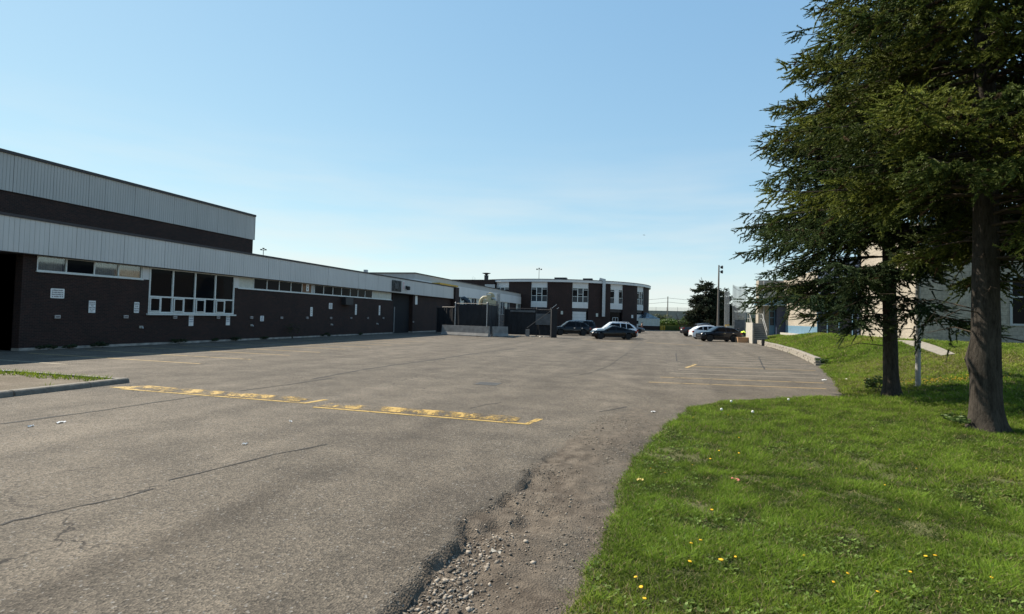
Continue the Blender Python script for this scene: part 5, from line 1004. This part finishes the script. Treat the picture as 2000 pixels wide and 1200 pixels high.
p = PD(1331, 640, 150); t = thing('bare_shrub', 'leafless spindly shrub poking up beside the broad pine', 'shrub', (p.x, p.y, -.3)); random.seed(9); mb = MB()
for i in range(26):
    a = random.uniform(0, 6.28); l = random.uniform(2.5, 5.2); q = [Vector((p.x, p.y, -.3))]; 
    for s in (1, 2, 3): q.append(Vector((p.x + math.cos(a) * l * .16 * s + random.uniform(-.2, .2), p.y + math.sin(a) * l * .16 * s, -.3 + l * .34 * s)))
    mb.tube(q, [.05, .04, .03, .015], 4, False)
    for s in range(3): b = q[2].lerp(q[3], s / 3); mb.tube([b, b + Vector((random.uniform(-.6, .6), 0, random.uniform(.2, .8)))], [.02, .008], 4, False)
mb.build('twigs', 'twig', t)
p = PD(1426, 640, 73); t = thing('dead_brush', 'heap of dry pinkish dead brush beside the motorcycles', 'brush', (p.x, p.y, 0)); mb = MB()
for i in range(70): a = random.uniform(0, 6.28); l = random.uniform(.5, 1.5); mb.tube([(p.x, p.y, 0), (p.x + math.cos(a) * l * .45, p.y + math.sin(a) * l * .4, l * .65), (p.x + math.cos(a) * l * .7 + random.uniform(-.15, .15), p.y + math.sin(a) * l * .6, l * .95)], [.03, .025, .01], 4, False)
simple('dry_twig', (.27, .19, .16), .9); mb.build('twigs', 'dry_twig', t)
# distant tree line, one tree each
tl_ = []
for i, px in enumerate(range(1430, 1500, 11)):
    p = PD(px, 640, 240 + 9 * (i % 3)); bush('far_tree', 'round dark green tree in the far tree line beyond the ball field', (p.x, p.y, -.3), 3.4 + .7 * (i % 3), 3, 2.2 + .5 * ((i * 2) % 3), 500, .55, (.025, .04, .018), (.04, .058, .025), 80 + i, 'tree', group='far tree line beyond the ball field')
# tall grass strip beyond the lot
r = np.random.default_rng(70); n = 9000; PA, PB = PD(1282, 640, 128), PD(1350, 640, 118); s = r.uniform(0, 1, (n, 1)); dpt = r.uniform(0, 1, (n, 1)); base = np.array(PA) * (1 - s) + np.array(PB) * s; base = base + dpt * np.array([[-3.0, 26.0, 0]]); base[:, 2] = -.3
hgt = r.uniform(.5, 1.5, (n, 1)); dx = r.normal(0, .2, (n, 2)); tip = base + np.concatenate([dx, hgt], 1); sidev = np.array([[.09, .02, 0]]); V = np.stack([base - sidev, base + sidev, tip], 1).reshape(-1, 3); cc = np.repeat(np.array([[.10, .13, .035]]) + r.uniform(0, 1, (n, 1)) * np.array([[.09, .05, .02]]), 3, 0)
tag(obj('tall_grass', npmesh('tall_grass', V, np.arange(len(V)).reshape(-1, 3), cc), 'grass_blades'), 'rough uncut grass strip along the far edge of the lot', 'grass', kind='stuff')

# ------------------------------------------------------------------ far structures
# raised road embankment with its wall and mesh fence
p0, p1 = PD(1180, 640, 330), PD(1480, 640, 300); hz = CAM.z + (626.5 - 606.5) / F * 315
ov = thing('road_overpass', 'long dark grey raised roadway wall far beyond the bushes', 'overpass', (p0.x, p0.y, 0)); MB().prism([Vector((p0.x, p0.y, 0)), Vector((p1.x, p1.y, 0)), Vector((p1.x - 2, p1.y + 20, 0)), Vector((p0.x - 2, p0.y + 20, 0))], (0, 0, -1), (0, 0, hz)).build('deck', 'concrete_dark', ov)
a, b = Vector((p0.x, p0.y - .2, hz)), Vector((p1.x, p1.y - .2, hz))
for i in range(15): q = a.lerp(b, i / 14); MB().tube([q - Vector((0, 0, .5)), q + Vector((0, 0, 2.2))], .07, 6).build('post', 'dark_metal', ov)
MB().obox((a + b) / 2 + Vector((0, 0, 1.05)), (b - a) / 2, (0, .02, 0), (0, 0, 1.05)).build('mesh_fence', 'netting', ov)
# utility pole and its wires
up0 = PD(1303.5, 640, 210); up1 = PD(1080, 640, 235); up2 = PD(1640, 640, 205)
pole_h = CAM.z + (627 - 579) / F * 210; t = thing('utility_pole', 'dark wooden utility pole carrying two wires above the embankment', 'utility pole', (up0.x, up0.y, -.3)); MB().tube([(up0.x, up0.y, -.3), (up0.x, up0.y, pole_h)], [.24, .16], 10).build('pole', 'wood_pole', t)
for zz in (pole_h - .6, pole_h - 2.2):
    MB().box(up0.x - .12, up0.x + .12, up0.y - .3, up0.y + .3, zz - .1, zz + .1).build('insulator', 'trim', t)
    for e in (up1, up2):
        pts = [Vector((up0.x, up0.y - .31, zz)).lerp(Vector((e.x, e.y, zz)), s / 10) - Vector((0, 0, 1.4 * (1 - (s / 5 - 1) ** 2))) for s in range(11)]; MB().tube(pts, .05, 5).build('wire', 'wire', t)
# floodlight pole
fp = PD(1402, 640, 92); fh = CAM.z + (629.5 - 517.5) / F * 92; t = thing('floodlight_pole', 'tall grey wooden floodlight pole with two lamps in front of the pine', 'light pole', (fp.x, fp.y, 0)); MB().tube([(fp.x, fp.y, 0), (fp.x + .06, fp.y, fh)], [.2, .11], 12).build('pole', 'wood_pole', t)
for zz in (fh - .35, fh - 1.15):
    MB().bar((fp.x, fp.y, zz + .15), (fp.x + .45, fp.y + .1, zz), .05).build('arm', 'dark_metal', t); MB().lathe((fp.x + .6, fp.y + .1, zz), [(.05, -.3), (.22, -.25), (.3, .1), (.26, .12)], 12, 'x').build('lamp', 'dark_metal', t)
# high mast lights far away behind the roofs
for px, py, d, lab in ((514.5, 489, 160, 'three lamp mast light peeping over the long school roof'), (1053, 527, 230, 'three lamp mast light peeping over the round block')):
    q = PD(px, py, d); t = thing('mast_light', lab, 'light pole', (q.x, q.y, -.3)); MB().tube([(q.x, q.y, -.3), (q.x, q.y, q.z + .2)], [.22, .1], 8).build('pole', 'pole_grey', t); k = d / F
    MB().bar(q - right_ * 4 * k, q + right_ * 4 * k, .1).build('crossarm', 'dark_metal', t)
    for s in (-1, 0, 1): MB().obox(q + right_ * (4.2 * k * s) + Vector((0, 0, .15 if s else .5)), right_ * 1.3 * k, _h * .3, (0, 0, 1.1 * k)).build('lamp', 'dark_metal', t)
# batting cage posts with yellow feet
cg = PD(1420, 640, 88); hc = CAM.z + (630 - 571) / F * 88; t = thing('netting_frame', 'row of tall blue grey steel posts with yellow padded feet', 'posts', (cg.x, cg.y, 0))
for i in range(5):
    q = PD(1415.2 + i * 2.1, 640, 87 + i * 1.6); MB().tube([(q.x, q.y, 0), (q.x, q.y, hc + .12 * i)], .055, 8).build('post', 'pole_grey', t)
    if i > 0: MB().tube([(q.x, q.y, 0), (q.x, q.y, 1.75)], .1, 10).build('padding', 'yellow_post', t)
q0, q1 = PD(1415.2, 640, 87), PD(1423.6, 640, 93.4); MB().obox(Vector(((q0.x + q1.x) / 2, (q0.y + q1.y) / 2, hc / 2 + .4)), Vector((q1.x - q0.x, q1.y - q0.y, 0)) / 2, (.01, 0, 0), (0, 0, hc / 2 - .4)).build('net', 'netting', t)
# ball field backstop: curved row of posts, rails and netting
t = thing('ball_backstop', 'tall curved chain link ball field backstop beyond the steps', 'backstop', tuple(Vector((PD(1440, 640, 96).x, PD(1440, 640, 96).y, 0)))); hb = CAM.z + (630.5 - 561) / F * 98; ps = []
for i in range(11): s = i / 10; px = 1431 + 24.5 * s; d = 92 + 12 * math.sin(s * 2.4); q = PD(px, 640, d); ps.append(Vector((q.x, q.y, 0))); MB().tube([ps[-1], ps[-1] + Vector((0, 0, hb + .9 * s))], .05, 6).build('post', 'pole_grey', t)
for zz in (.9, 2.4, 5.2, hb - .3): MB().tube([p + Vector((0, 0, zz)) for p in ps], .03, 5).build('rail', 'pole_grey', t)
mb = MB()
for a, b in zip(ps, ps[1:]): mb.quad(a + Vector((0, .03, .05)), b + Vector((0, .03, .05)), b + Vector((0, .03, hb)), a + Vector((0, .03, hb)))
mb.build('net', 'netting', t); flat_panel(t, PD(1434, 640, 90), PD(1455, 640, 90), .1, CAM.z + (630.5 - 624.5) / F * 90, 'screen_grey', 'kick_panel')
q0, q1 = PD(1456, 640, 98), PD(1478, 640, 98); q0.z = q1.z = 0
for zz in (CAM.z + (631 - 584.5) / F * 98, CAM.z + (631 - 601.5) / F * 98): MB().tube([q0 + Vector((0, 0, zz)), q1 + Vector((6, 0, zz))], .05, 6).build('rail', 'pole_grey', t)
q = PD(1425.5, 640, 86); t = tag(MB().box(-.6, .6, -.1, .1, 0, 1.6).build('plywood_board', 'concrete', None, bevel=.01), 'pale upright board leaning by the yellow footed posts', 'board'); t.location = (q.x, q.y, 0); t.rotation_euler = (0, 0, PSI)
# greenhouse
g0 = PD(1262, 640, 122); mg = 122 / F; zf = lambda py: CAM.z + (626.8 - py) * mg; t = thing('greenhouse', 'small greenhouse with pale blue glazed roof and brick base beside the round block', 'greenhouse', (g0.x, g0.y, 0), PSI)
x0, x1 = -5.0, 26 * mg; MB().box(x0, x1, 0, 6, 0, zf(637)).build('base_wall', 'brick', t, world=False); ze, zrg = zf(622.5), zf(608.5)
MB().box(x0, x1, 0, .08, ze - .1, ze).box(x0, x1, 0, .08, zf(637), zf(637) + .1).box(x1 - .08, x1, .08, 6, ze - .1, ze).build('frame', 'frame_white', t, world=False)
for i in range(13): xx = x0 + (x1 - x0) * i / 12; MB().box(xx - .04, xx + .04, -.02, .06, zf(637) + .1, ze - .1).build('mullion', 'frame_white', t, world=False)
for i in range(12): xx = x0 + (x1 - x0) * i / 12; w_ = (x1 - x0) / 12; MB().box(xx + .05, xx + w_ - .05, .02, .035, zf(637) + .1, ze - .1).build('pane', 'blind', t, world=False)
for i in range(12):
    xx = x0 + (x1 - x0) * i / 12; w_ = (x1 - x0) / 12; xt = lambda q: min(q, x1 - 1.9 - 0.0)
    xa, xb = x0 + (x1 - 2.9 - x0) * i / 12, x0 + (x1 - 2.9 - x0) * (i + 1) / 12; MB().quad((xx + .02, -.1, ze), (xx + w_ - .02, -.1, ze), (xb - .02, 3, zrg), (xa + .02, 3, zrg)).build('roof_pane', 'greenhouse_glass', t, world=False); MB().bar((xx, -.1, ze), (xa, 3, zrg), .07).build('rafter', 'blue_paint', t, world=False)
MB().poly([(x1, -.1, ze), (x1, 6.1, ze), (x1 - 2.9, 3, zrg)]).build('roof_pane', 'greenhouse_glass', t, world=False); MB().quad((x0, 6.1, ze), (x1, 6.1, ze), (x1 - 2.9, 3, zrg), (x0, 3, zrg)).build('roof_pane', 'greenhouse_glass', t, world=False)
MB().box(x0, x1, .1, .14, zf(637) + .9, zf(637) + 1.0).build('bench', 'dark_metal', t, world=False)
# low yellow posts by the greenhouse
for i, px in enumerate((1291, 1294.5, 1298)): q = PD(px, 640, 118 + i); o = tag(MB().lathe((0, 0, 0), [(.12, 0), (.12, .95), (.09, 1.05), (.02, 1.1)], 10).build('bollard', 'yellow_post', None), 'short yellow bollard at the lot edge beside the greenhouse', 'bollard', 'bollards beside the greenhouse'); o.location = (q.x, q.y, 0)
# airliner far off
q = PD(1258, 459.5, 5200); t = thing('airplane', 'tiny airplane flying low in the pale sky', 'airplane', tuple(q), PSI + .5); MB().lathe((0, 0, 0), [(.3, -14), (1.6, -11), (1.9, -4), (1.9, 9), (1.2, 14), (.2, 16)], 10, 'x').build('fuselage', 'pole_grey', t, world=False)
MB().poly([(3, 0, 0), (-2, 0, 0), (-6, 15, .8), (-4, 15, .8)]).poly([(3, 0, 0), (-2, 0, 0), (-6, -15, .8), (-4, -15, .8)]).build('wing', 'pole_grey', t, world=False); MB().poly([(-9, 0, 1), (-13, 0, 1), (-15, 0, 7), (-13, 0, 7)]).build('tail_fin', 'pole_grey', t, world=False)

# pole among the trees
sp_ = on_lawn(1793, 757); t = thing('sign_post', 'plain grey steel pole standing in the grass between the two spruces', 'pole', tuple(sp_)); MB().tube([sp_ + Vector((0, 0, -.3)), sp_ + Vector((0, 0, 1.45))], .074, 14).build('lower_sleeve', 'pole_grey', t, smooth=True); MB().tube([sp_ + Vector((0, 0, 1.45)), sp_ + Vector((0, 0, 4.6))], .068, 14).build('pole', 'pole_grey', t, smooth=True)
MB().lathe(sp_ + Vector((0, 0, 1.42)), [(.084, 0), (.084, .06), (.07, .08)], 14).build('collar', 'dark_metal', t)

# ------------------------------------------------------------------ grass
def view_ok(P, m=900): px, py, d = project(P); return (d > .8) & (px > -m) & (px < 2000 + m) & (py < 1330)
def blades(P, h, w, col, r, bend=.5):
    n = len(P); a = r.uniform(0, 6.283, n); sx_ = np.stack([np.cos(a), np.sin(a), np.zeros(n)], 1); b = r.uniform(0, 6.283, n); ln = np.stack([np.cos(b), np.sin(b), np.zeros(n)], 1) * (h * r.uniform(.15, bend, n))[:, None]
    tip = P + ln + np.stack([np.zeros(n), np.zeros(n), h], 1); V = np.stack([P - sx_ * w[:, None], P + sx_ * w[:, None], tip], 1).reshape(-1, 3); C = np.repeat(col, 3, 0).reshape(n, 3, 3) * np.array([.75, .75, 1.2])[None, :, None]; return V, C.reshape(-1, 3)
VV, CC = [], []; r = np.random.default_rng(99); TR = [(B1.x, B1.y), (B2.x, B2.y)]
def lawn_points(n, x0, x1, y0, y1):
    P = np.stack([r.uniform(x0, x1, n), r.uniform(y0, y1, n)], 1); sd = poly_sd(P[:, 0], P[:, 1], LAWN); edge = .02 + .16 * vnoise(P[:, 0] * 2.6, P[:, 1] * 2.6, 61, 3) + r.normal(0, .07, n)
    ok = (sd > edge * (P[:, 1] < 30) + .12 * (P[:, 1] >= 30)) & (poly_sd(P[:, 0], P[:, 1], PATH_POLY) < -.03); P = P[ok]; z = lawn_surface(P[:, 0], P[:, 1]); return np.column_stack([P, z])
for n, box, hh, ww, keepd in ((520000, (-1.5, 11, 2.6, 8.5), .042, .0048, (0, 8.6)), (560000, (-1, 19, 6, 19), .058, .0065, (7.5, 18)), (330000, (2, 24, 14, 36), .075, .014, (16.5, 80)), (60000, (7.5, 13.5, 31, 66), .11, .03, (30, 90))):
    P = lawn_points(n, box[0], box[1], box[2], box[3]); d = np.hypot(P[:, 0], P[:, 1]); ok = view_ok(P) & (d > keepd[0]) & (d < keepd[1]) & ((P[:, 0] < 13.0) | (P[:, 1] < 32.5)); P = P[ok]
    m1 = np.clip(1.5 * vnoise(P[:, 0] * 3.4, P[:, 1] * 3.4, 71, 4), -1, 1); m2 = vnoise(P[:, 0] * .35 + 9, P[:, 1] * .35, 72, 3); bald = vnoise(P[:, 0] * 2.3 + 40, P[:, 1] * 2.3, 73, 5); keep = r.uniform(0, 1, len(P)) < np.where(P[:, 1] < 9.5, 1 - .85 * sstep(.2, .52, bald), 1.0)
    P, m1, m2, bald = P[keep], m1[keep], m2[keep], bald[keep]; n_ = len(P); h = hh * (1 + .55 * m1) * r.uniform(.5, 1.35, n_); w = ww * r.uniform(.7, 1.4, n_)
    col = np.array([[.128, .192, .024]]) * (1 + .6 * m1[:, None]) + np.clip(m2, 0, 1)[:, None] * np.array([[.085, .04, .015]]) + np.clip(-m2, 0, 1)[:, None] * np.array([[-.02, -.02, 0]]); col = col * r.uniform(.7, 1.3, (n_, 1)); dry = r.uniform(0, 1, n_) < .08 + .3 * np.clip(m2, 0, 1); col[dry] = np.array([.30, .25, .13]) * r.uniform(.7, 1.2, (dry.sum(), 1))
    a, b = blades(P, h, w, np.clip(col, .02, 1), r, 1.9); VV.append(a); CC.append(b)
# island tufts and weeds along the wall foot
n = 26000; P = np.stack([r.uniform(-22, -14.55, n), r.uniform(-2, 11.5, n)], 1); m = vnoise(P[:, 0] * .8, P[:, 1] * .8, 75, 3); ok = (m + 1.2 * sstep(10.6, 11.5, P[:, 1]) + .35 * sstep(-15.4, -14.7, P[:, 0]) + r.uniform(-.25, .25, n)) > .42; P = P[ok]; P = np.column_stack([P, .10 + .035 * vnoise(P[:, 0] * .9, P[:, 1] * .9, 17, 4)]); k = len(P)
a, b = blades(P, r.uniform(.05, .16, k), np.full(k, .012), np.array([[.15, .21, .02]]) * r.uniform(.7, 1.3, (k, 1)), r, 1.2); IS = (a, b)
tag(obj('island_grass', npmesh('island_grass', a, np.arange(len(a)).reshape(-1, 3), b), 'grass_blades'), 'patchy grass tufts on the kerbed island', 'grass', kind='stuff')
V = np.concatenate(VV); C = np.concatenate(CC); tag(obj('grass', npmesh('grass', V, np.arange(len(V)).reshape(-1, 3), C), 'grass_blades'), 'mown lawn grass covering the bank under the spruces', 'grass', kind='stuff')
# broad leaved weeds through the near lawn
P = lawn_points(16000, -1.2, 9, 2.8, 13); m = vnoise(P[:, 0] * .9, P[:, 1] * .9, 77, 3); P = P[(m > .05) & view_ok(P)]; nl_ = 6; n = len(P); a = r.uniform(0, 6.283, (n, nl_)); l = r.uniform(.014, .042, (n, nl_)); d = np.stack([np.cos(a), np.sin(a), r.uniform(.15, .7, (n, nl_))], 2); s = np.stack([-np.sin(a), np.cos(a), np.zeros_like(a)], 2); O = P[:, None, :] + np.array([0, 0, .012]); w = (l * .3)[..., None]
V = np.stack([O + 0 * d, O + d * l[..., None] * .55 + s * w, O + d * l[..., None], O + d * l[..., None] * .55 - s * w], 2).reshape(-1, 3); C = np.repeat((np.array([[.13, .20, .035]]) * r.uniform(.6, 1.4, (n, 1))), nl_ * 4, 0); tag(obj('lawn_weeds', npmesh('lawn_weeds', V, np.arange(len(V)).reshape(-1, 4), C), 'leaves'), 'broad leaved clover and plantain weeds through the lawn', 'weeds', kind='stuff')
# weeds at the trunk feet and wall ends
for i, (px, py, rr, hh, lab) in enumerate(((1712, 768, .34, .34, 'dark leafy weed clump at the foot of the slim spruce'), (1905, 838, .45, .16, 'pale low weed clump at the foot of the burled spruce'), (1606, 712, .3, .22, 'leafy weed sprouting at the retaining wall end'))):
    p = on_lawn(px, py); bush('weed_clump', lab, (p.x, p.y, p.z), rr, rr, hh, 420, .045, (.04, .075, .016), (.08, .13, .03), 120 + i, 'weed', lumps=5)
WL = ['low weed at the wall foot below the curtained windows, nearest the porch corner', 'low weed at the wall foot under the landscape sign', 'low weed at the wall foot under the tall square cornered sign', 'low weed at the wall foot below the middle of the big window', 'low weed at the wall foot between the two hanging notices', 'spreading weed at the wall foot below the end of the big window', 'low weed at the wall foot under the frayed sign', 'tallest dark weed clump at the wall foot past the frayed sign', 'low weed at the wall foot under the squarish sign', 'low weed at the wall foot under the upright sign past the vent hood']
for i, (px, rr) in enumerate(((95, .3), (135, .25), (200, .3), (350, .35), (420, .25), (460, .4), (520, .3), (570, .75), (640, .3), (700, .28))):
    q = PX(px, 670, XW + .3); bush('wall_weed', WL[i], (XW + .32, q.y, 0), rr, rr * 1.5, rr * (1.1 if rr > .5 else .6), 220, .06, (.02, .032, .012), (.04, .055, .02), 140 + i, 'weed', group='weeds along the brick wall foot', lumps=4)
# buttercup patch
p = on_lawn(1835, 751); n = 260; P = np.column_stack([p.x + r.normal(0, .75, n), p.y + r.normal(0, .35, n)]); P = np.column_stack([P, lawn_surface(P[:, 0], P[:, 1]) + r.uniform(.08, .16, n)]); a = np.array([[.02, 0, 0], [0, .02, .006], [-.02, 0, 0], [0, -.02, .006]]); V = (P[:, None] + a[None]).reshape(-1, 3); tag(obj('buttercups', npmesh('buttercups', V, np.arange(len(V)).reshape(-1, 4)), 'petal'), 'patch of tiny yellow flowers beside the grey pole', 'flowers', kind='stuff')
# dandelions, one by one
dd = None
for px, py in ((1407, 1112), (1437, 1096), (1248, 945), (1390, 1007), (1573, 1096), (1755, 1002), (1810, 1099), (1827, 1098), (1778, 1128), (1710, 1169), (1934, 1138), (1653, 1130), (1626, 1146), (1244, 1141), (1254, 1161), (1259, 1184), (1368, 1069), (1349, 1074), (1344, 1110), (1388, 903), (1405, 887), (1444, 892), (1442, 861), (1352, 914), (1384, 919), (1423, 816), (1355, 820), (1300, 931), (1271, 921), (1729, 956), (1788, 920)):
    p = on_lawn(px, py)
    if dd is None:
        dd = thing('dandelion', 'yellow dandelion flower standing in the lawn', 'dandelion', tuple(p), 0, 'dandelions dotted over the lawn'); MB().tube([(0, 0, -.01), (.004, .003, .07)], .0022, 5).build('stem', 'stem', dd, world=False); hd = MB().lathe((.004, .003, .068), [(.004, 0), (.017, .006), (.02, .012), (.012, .016)], 10)
        for k in range(14): a_ = k * .449; hd.quad((.004, .003, .076), (.004 + .018 * math.cos(a_ - .15), .003 + .018 * math.sin(a_ - .15), .084), (.004 + .024 * math.cos(a_), .003 + .024 * math.sin(a_), .08), (.004 + .018 * math.cos(a_ + .15), .003 + .018 * math.sin(a_ + .15), .084))
        hd.build('flower_head', 'petal', dd, world=False)
    else: o = copy_tree(dd); o.location = p; o.rotation_euler = (random.uniform(-.3, .3), random.uniform(-.3, .3), random.uniform(0, 6)); q = random.uniform(.45, .8); o.scale = (q, q, q)
dd = None
for px, py in ((1409, 812), (1470, 817), (1428, 795), (1540, 791)):
    p = on_lawn(px, py)
    if dd is None:
        dd = thing('dandelion_clock', 'white dandelion seed head in the grass by the stalls', 'dandelion', tuple(p), 0, 'dandelion seed heads'); MB().tube([(0, 0, -.01), (0, 0, .12)], .003, 5).build('stem', 'stem', dd, world=False); MB().lathe((0, 0, .14), [(.005, -.03), (.024, -.018), (.03, 0), (.024, .018), (.005, .03)], 10).build('seed_head', 'seed_white', dd, world=False)
    else: o = copy_tree(dd); o.location = p
# stones and asphalt crumbs on the dirt verge
n = 90000; P = np.column_stack([r.uniform(-4, 2.5, n), r.uniform(2.8, 12, n)]); sd = dirt_sd(P[:, 0], P[:, 1]); ls = poly_sd(P[:, 0], P[:, 1], LAWN); cl = vnoise(P[:, 0] * 1.5, P[:, 1] * 1.5, 83, 3); P = P[(sd > -.1) & (ls < .05) & (cl + r.uniform(-.5, .5, n) > .12)]; n = len(P); z = lot_h(P[:, 0], P[:, 1]); sz = np.clip(r.lognormal(-5.25, .6, n), .002, .026); oc = np.array([[1, 0, 0], [0, 1, 0], [-1, 0, 0], [0, -1, 0], [.1, .1, .55], [0, 0, -.4]]); a = r.uniform(0, 6.28, n); R = np.stack([np.stack([np.cos(a), -np.sin(a), 0 * a], 1), np.stack([np.sin(a), np.cos(a), 0 * a], 1), np.stack([0 * a, 0 * a, 1 + 0 * a], 1)], 1)
V = np.einsum('nij,nkj->nki', R, oc[None] * r.uniform(.5, 1.3, (n, 6, 3))) * sz[:, None, None] + np.column_stack([P, z + .003])[:, None]; f = np.array([[0, 1, 4], [1, 2, 4], [2, 3, 4], [3, 0, 4], [1, 0, 5], [2, 1, 5], [3, 2, 5], [0, 3, 5]]); Fc = (np.arange(n)[:, None, None] * 6 + f[None]).reshape(-1, 3); C = np.repeat(np.array([[.17, .145, .115]]) * r.uniform(.4, 1.9, (n, 1)), 6, 0)
lump = (r.uniform(0, 1, n) < .02) & (np.abs(dirt_sd(P[:, 0], P[:, 1]) - .25) < .35)
Vg = V.reshape(n, 6, 3); ctr_ = Vg.mean(1, keepdims=True); Vg[lump] = ctr_[lump] + (Vg[lump] - ctr_[lump]) * 2.0; V = Vg.reshape(-1, 3); C = C.reshape(n, 6, 3); C[lump] = np.array([.05, .045, .04]); C = C.reshape(-1, 3)
tag(obj('gravel', npmesh('gravel', V.reshape(-1, 3), Fc, C), 'pebbles'), 'loose stones and asphalt crumbs on the dirt verge', 'gravel', kind='stuff')
# heaps of broken asphalt flakes beside the crumbled edge
cp = []
for (px, py, k_, sx2, sy2) in ((905, 1078, 420, .2, .28), (880, 1128, 300, .16, .2), (945, 1050, 150, .2, .2), (830, 1165, 200, .18, .16), (1000, 960, 90, .2, .3)):
    q = G(px, py); cp.append(np.column_stack([r.normal(q.x, sx2, k_), r.normal(q.y, sy2, k_)]))
P = np.concatenate(cp); P = P[dirt_sd(P[:, 0], P[:, 1]) > .03]; n = len(P); a = r.uniform(0, 6.28, n); s1 = np.clip(r.lognormal(-4.5, .5, n), .004, .035); s2 = s1 * r.uniform(.35, .9, n); ux = np.stack([np.cos(a), np.sin(a), r.normal(0, .25, n)], 1); uy = np.stack([-np.sin(a), np.cos(a), r.normal(0, .25, n)], 1); O = np.column_stack([P, lot_h(P[:, 0], P[:, 1]) + s1 * .35 + .004])
top = np.stack([O + ux * s1[:, None], O + uy * s2[:, None], O - ux * s1[:, None] * .8, O - uy * s2[:, None]], 1); bot = top - np.array([0, 0, 1]) * (s1 * .35)[:, None, None]; V = np.concatenate([top, bot], 1).reshape(-1, 3); f = np.array([[0, 1, 2, 3], [0, 4, 5, 1], [1, 5, 6, 2], [2, 6, 7, 3], [3, 7, 4, 0]]); Fc = (np.arange(n)[:, None, None] * 8 + f[None]).reshape(-1, 4); C = np.repeat(np.array([[.2, .175, .145]]) * r.uniform(.3, 1.7, (n, 1)), 8, 0)
tag(obj('asphalt_flakes', npmesh('asphalt_flakes', V, Fc, C), 'pebbles'), 'broken asphalt flakes heaped along the crumbled pavement edge', 'rubble', kind='stuff')
# litter, each scrap its own
def scrap(px, py, w, l, mat, label, lawn=False, cat='litter'):
    p = on_lawn(px, py) if lawn else G(px, py); z = p.z + (.035 if lawn else .006); mb = MB(); n = 4; a = random.uniform(0, 3); ca, sa = math.cos(a), math.sin(a)
    f = lambda i, j: ((i / n - .5) * l * ca - (j / n - .5) * w * sa, (i / n - .5) * l * sa + (j / n - .5) * w * ca, .012 * math.sin(i * 1.9 + j * 1.3 + px) + .012)
    for i in range(n):
        for j in range(n): mb.quad(f(i, j), f(i + 1, j), f(i + 1, j + 1), f(i, j + 1))
    o = mb.build('paper_scrap', mat, None); o.location = (p.x, p.y, z); return tag(o, label, cat)
scrap(118, 826.5, .08, .14, 'paper', 'white paper scrap on the asphalt below the kerbed island'); scrap(13, 733.5, .07, .2, 'paper', 'white paper strip lying on the kerbed island').location.z += .13
scrap(568, 824.5, .04, .1, 'paper', 'small white scrap on the asphalt below the speed bumps'); scrap(478, 869, .04, .08, 'paper', 'small torn white scrap alone on the bare asphalt'); scrap(60, 834, .05, .09, 'paper', 'tiny white scrap near the long tar seam')
scrap(1437, 943, .055, .12, 'scrap_red', 'faded red plastic scrap lying in the grass', True); scrap(1249, 943.5, .06, .09, 'leaf_yellow', 'pale yellow dry leaf near the grass edge', True, 'leaf'); scrap(1610, 743, .12, .3, 'paper', 'white paper scrap at the stall edge by the lawn'); scrap(1655, 743, .1, .24, 'paper', 'white paper scrap lying in the grass by the stalls', True); scrap(1276, 805.5, .06, .13, 'paper', 'white scrap on the dirt verge by the grass corner'); scrap(968, 1081, .025, .11, 'concrete', 'pale wood splinter on the broken asphalt', False, 'splinter')
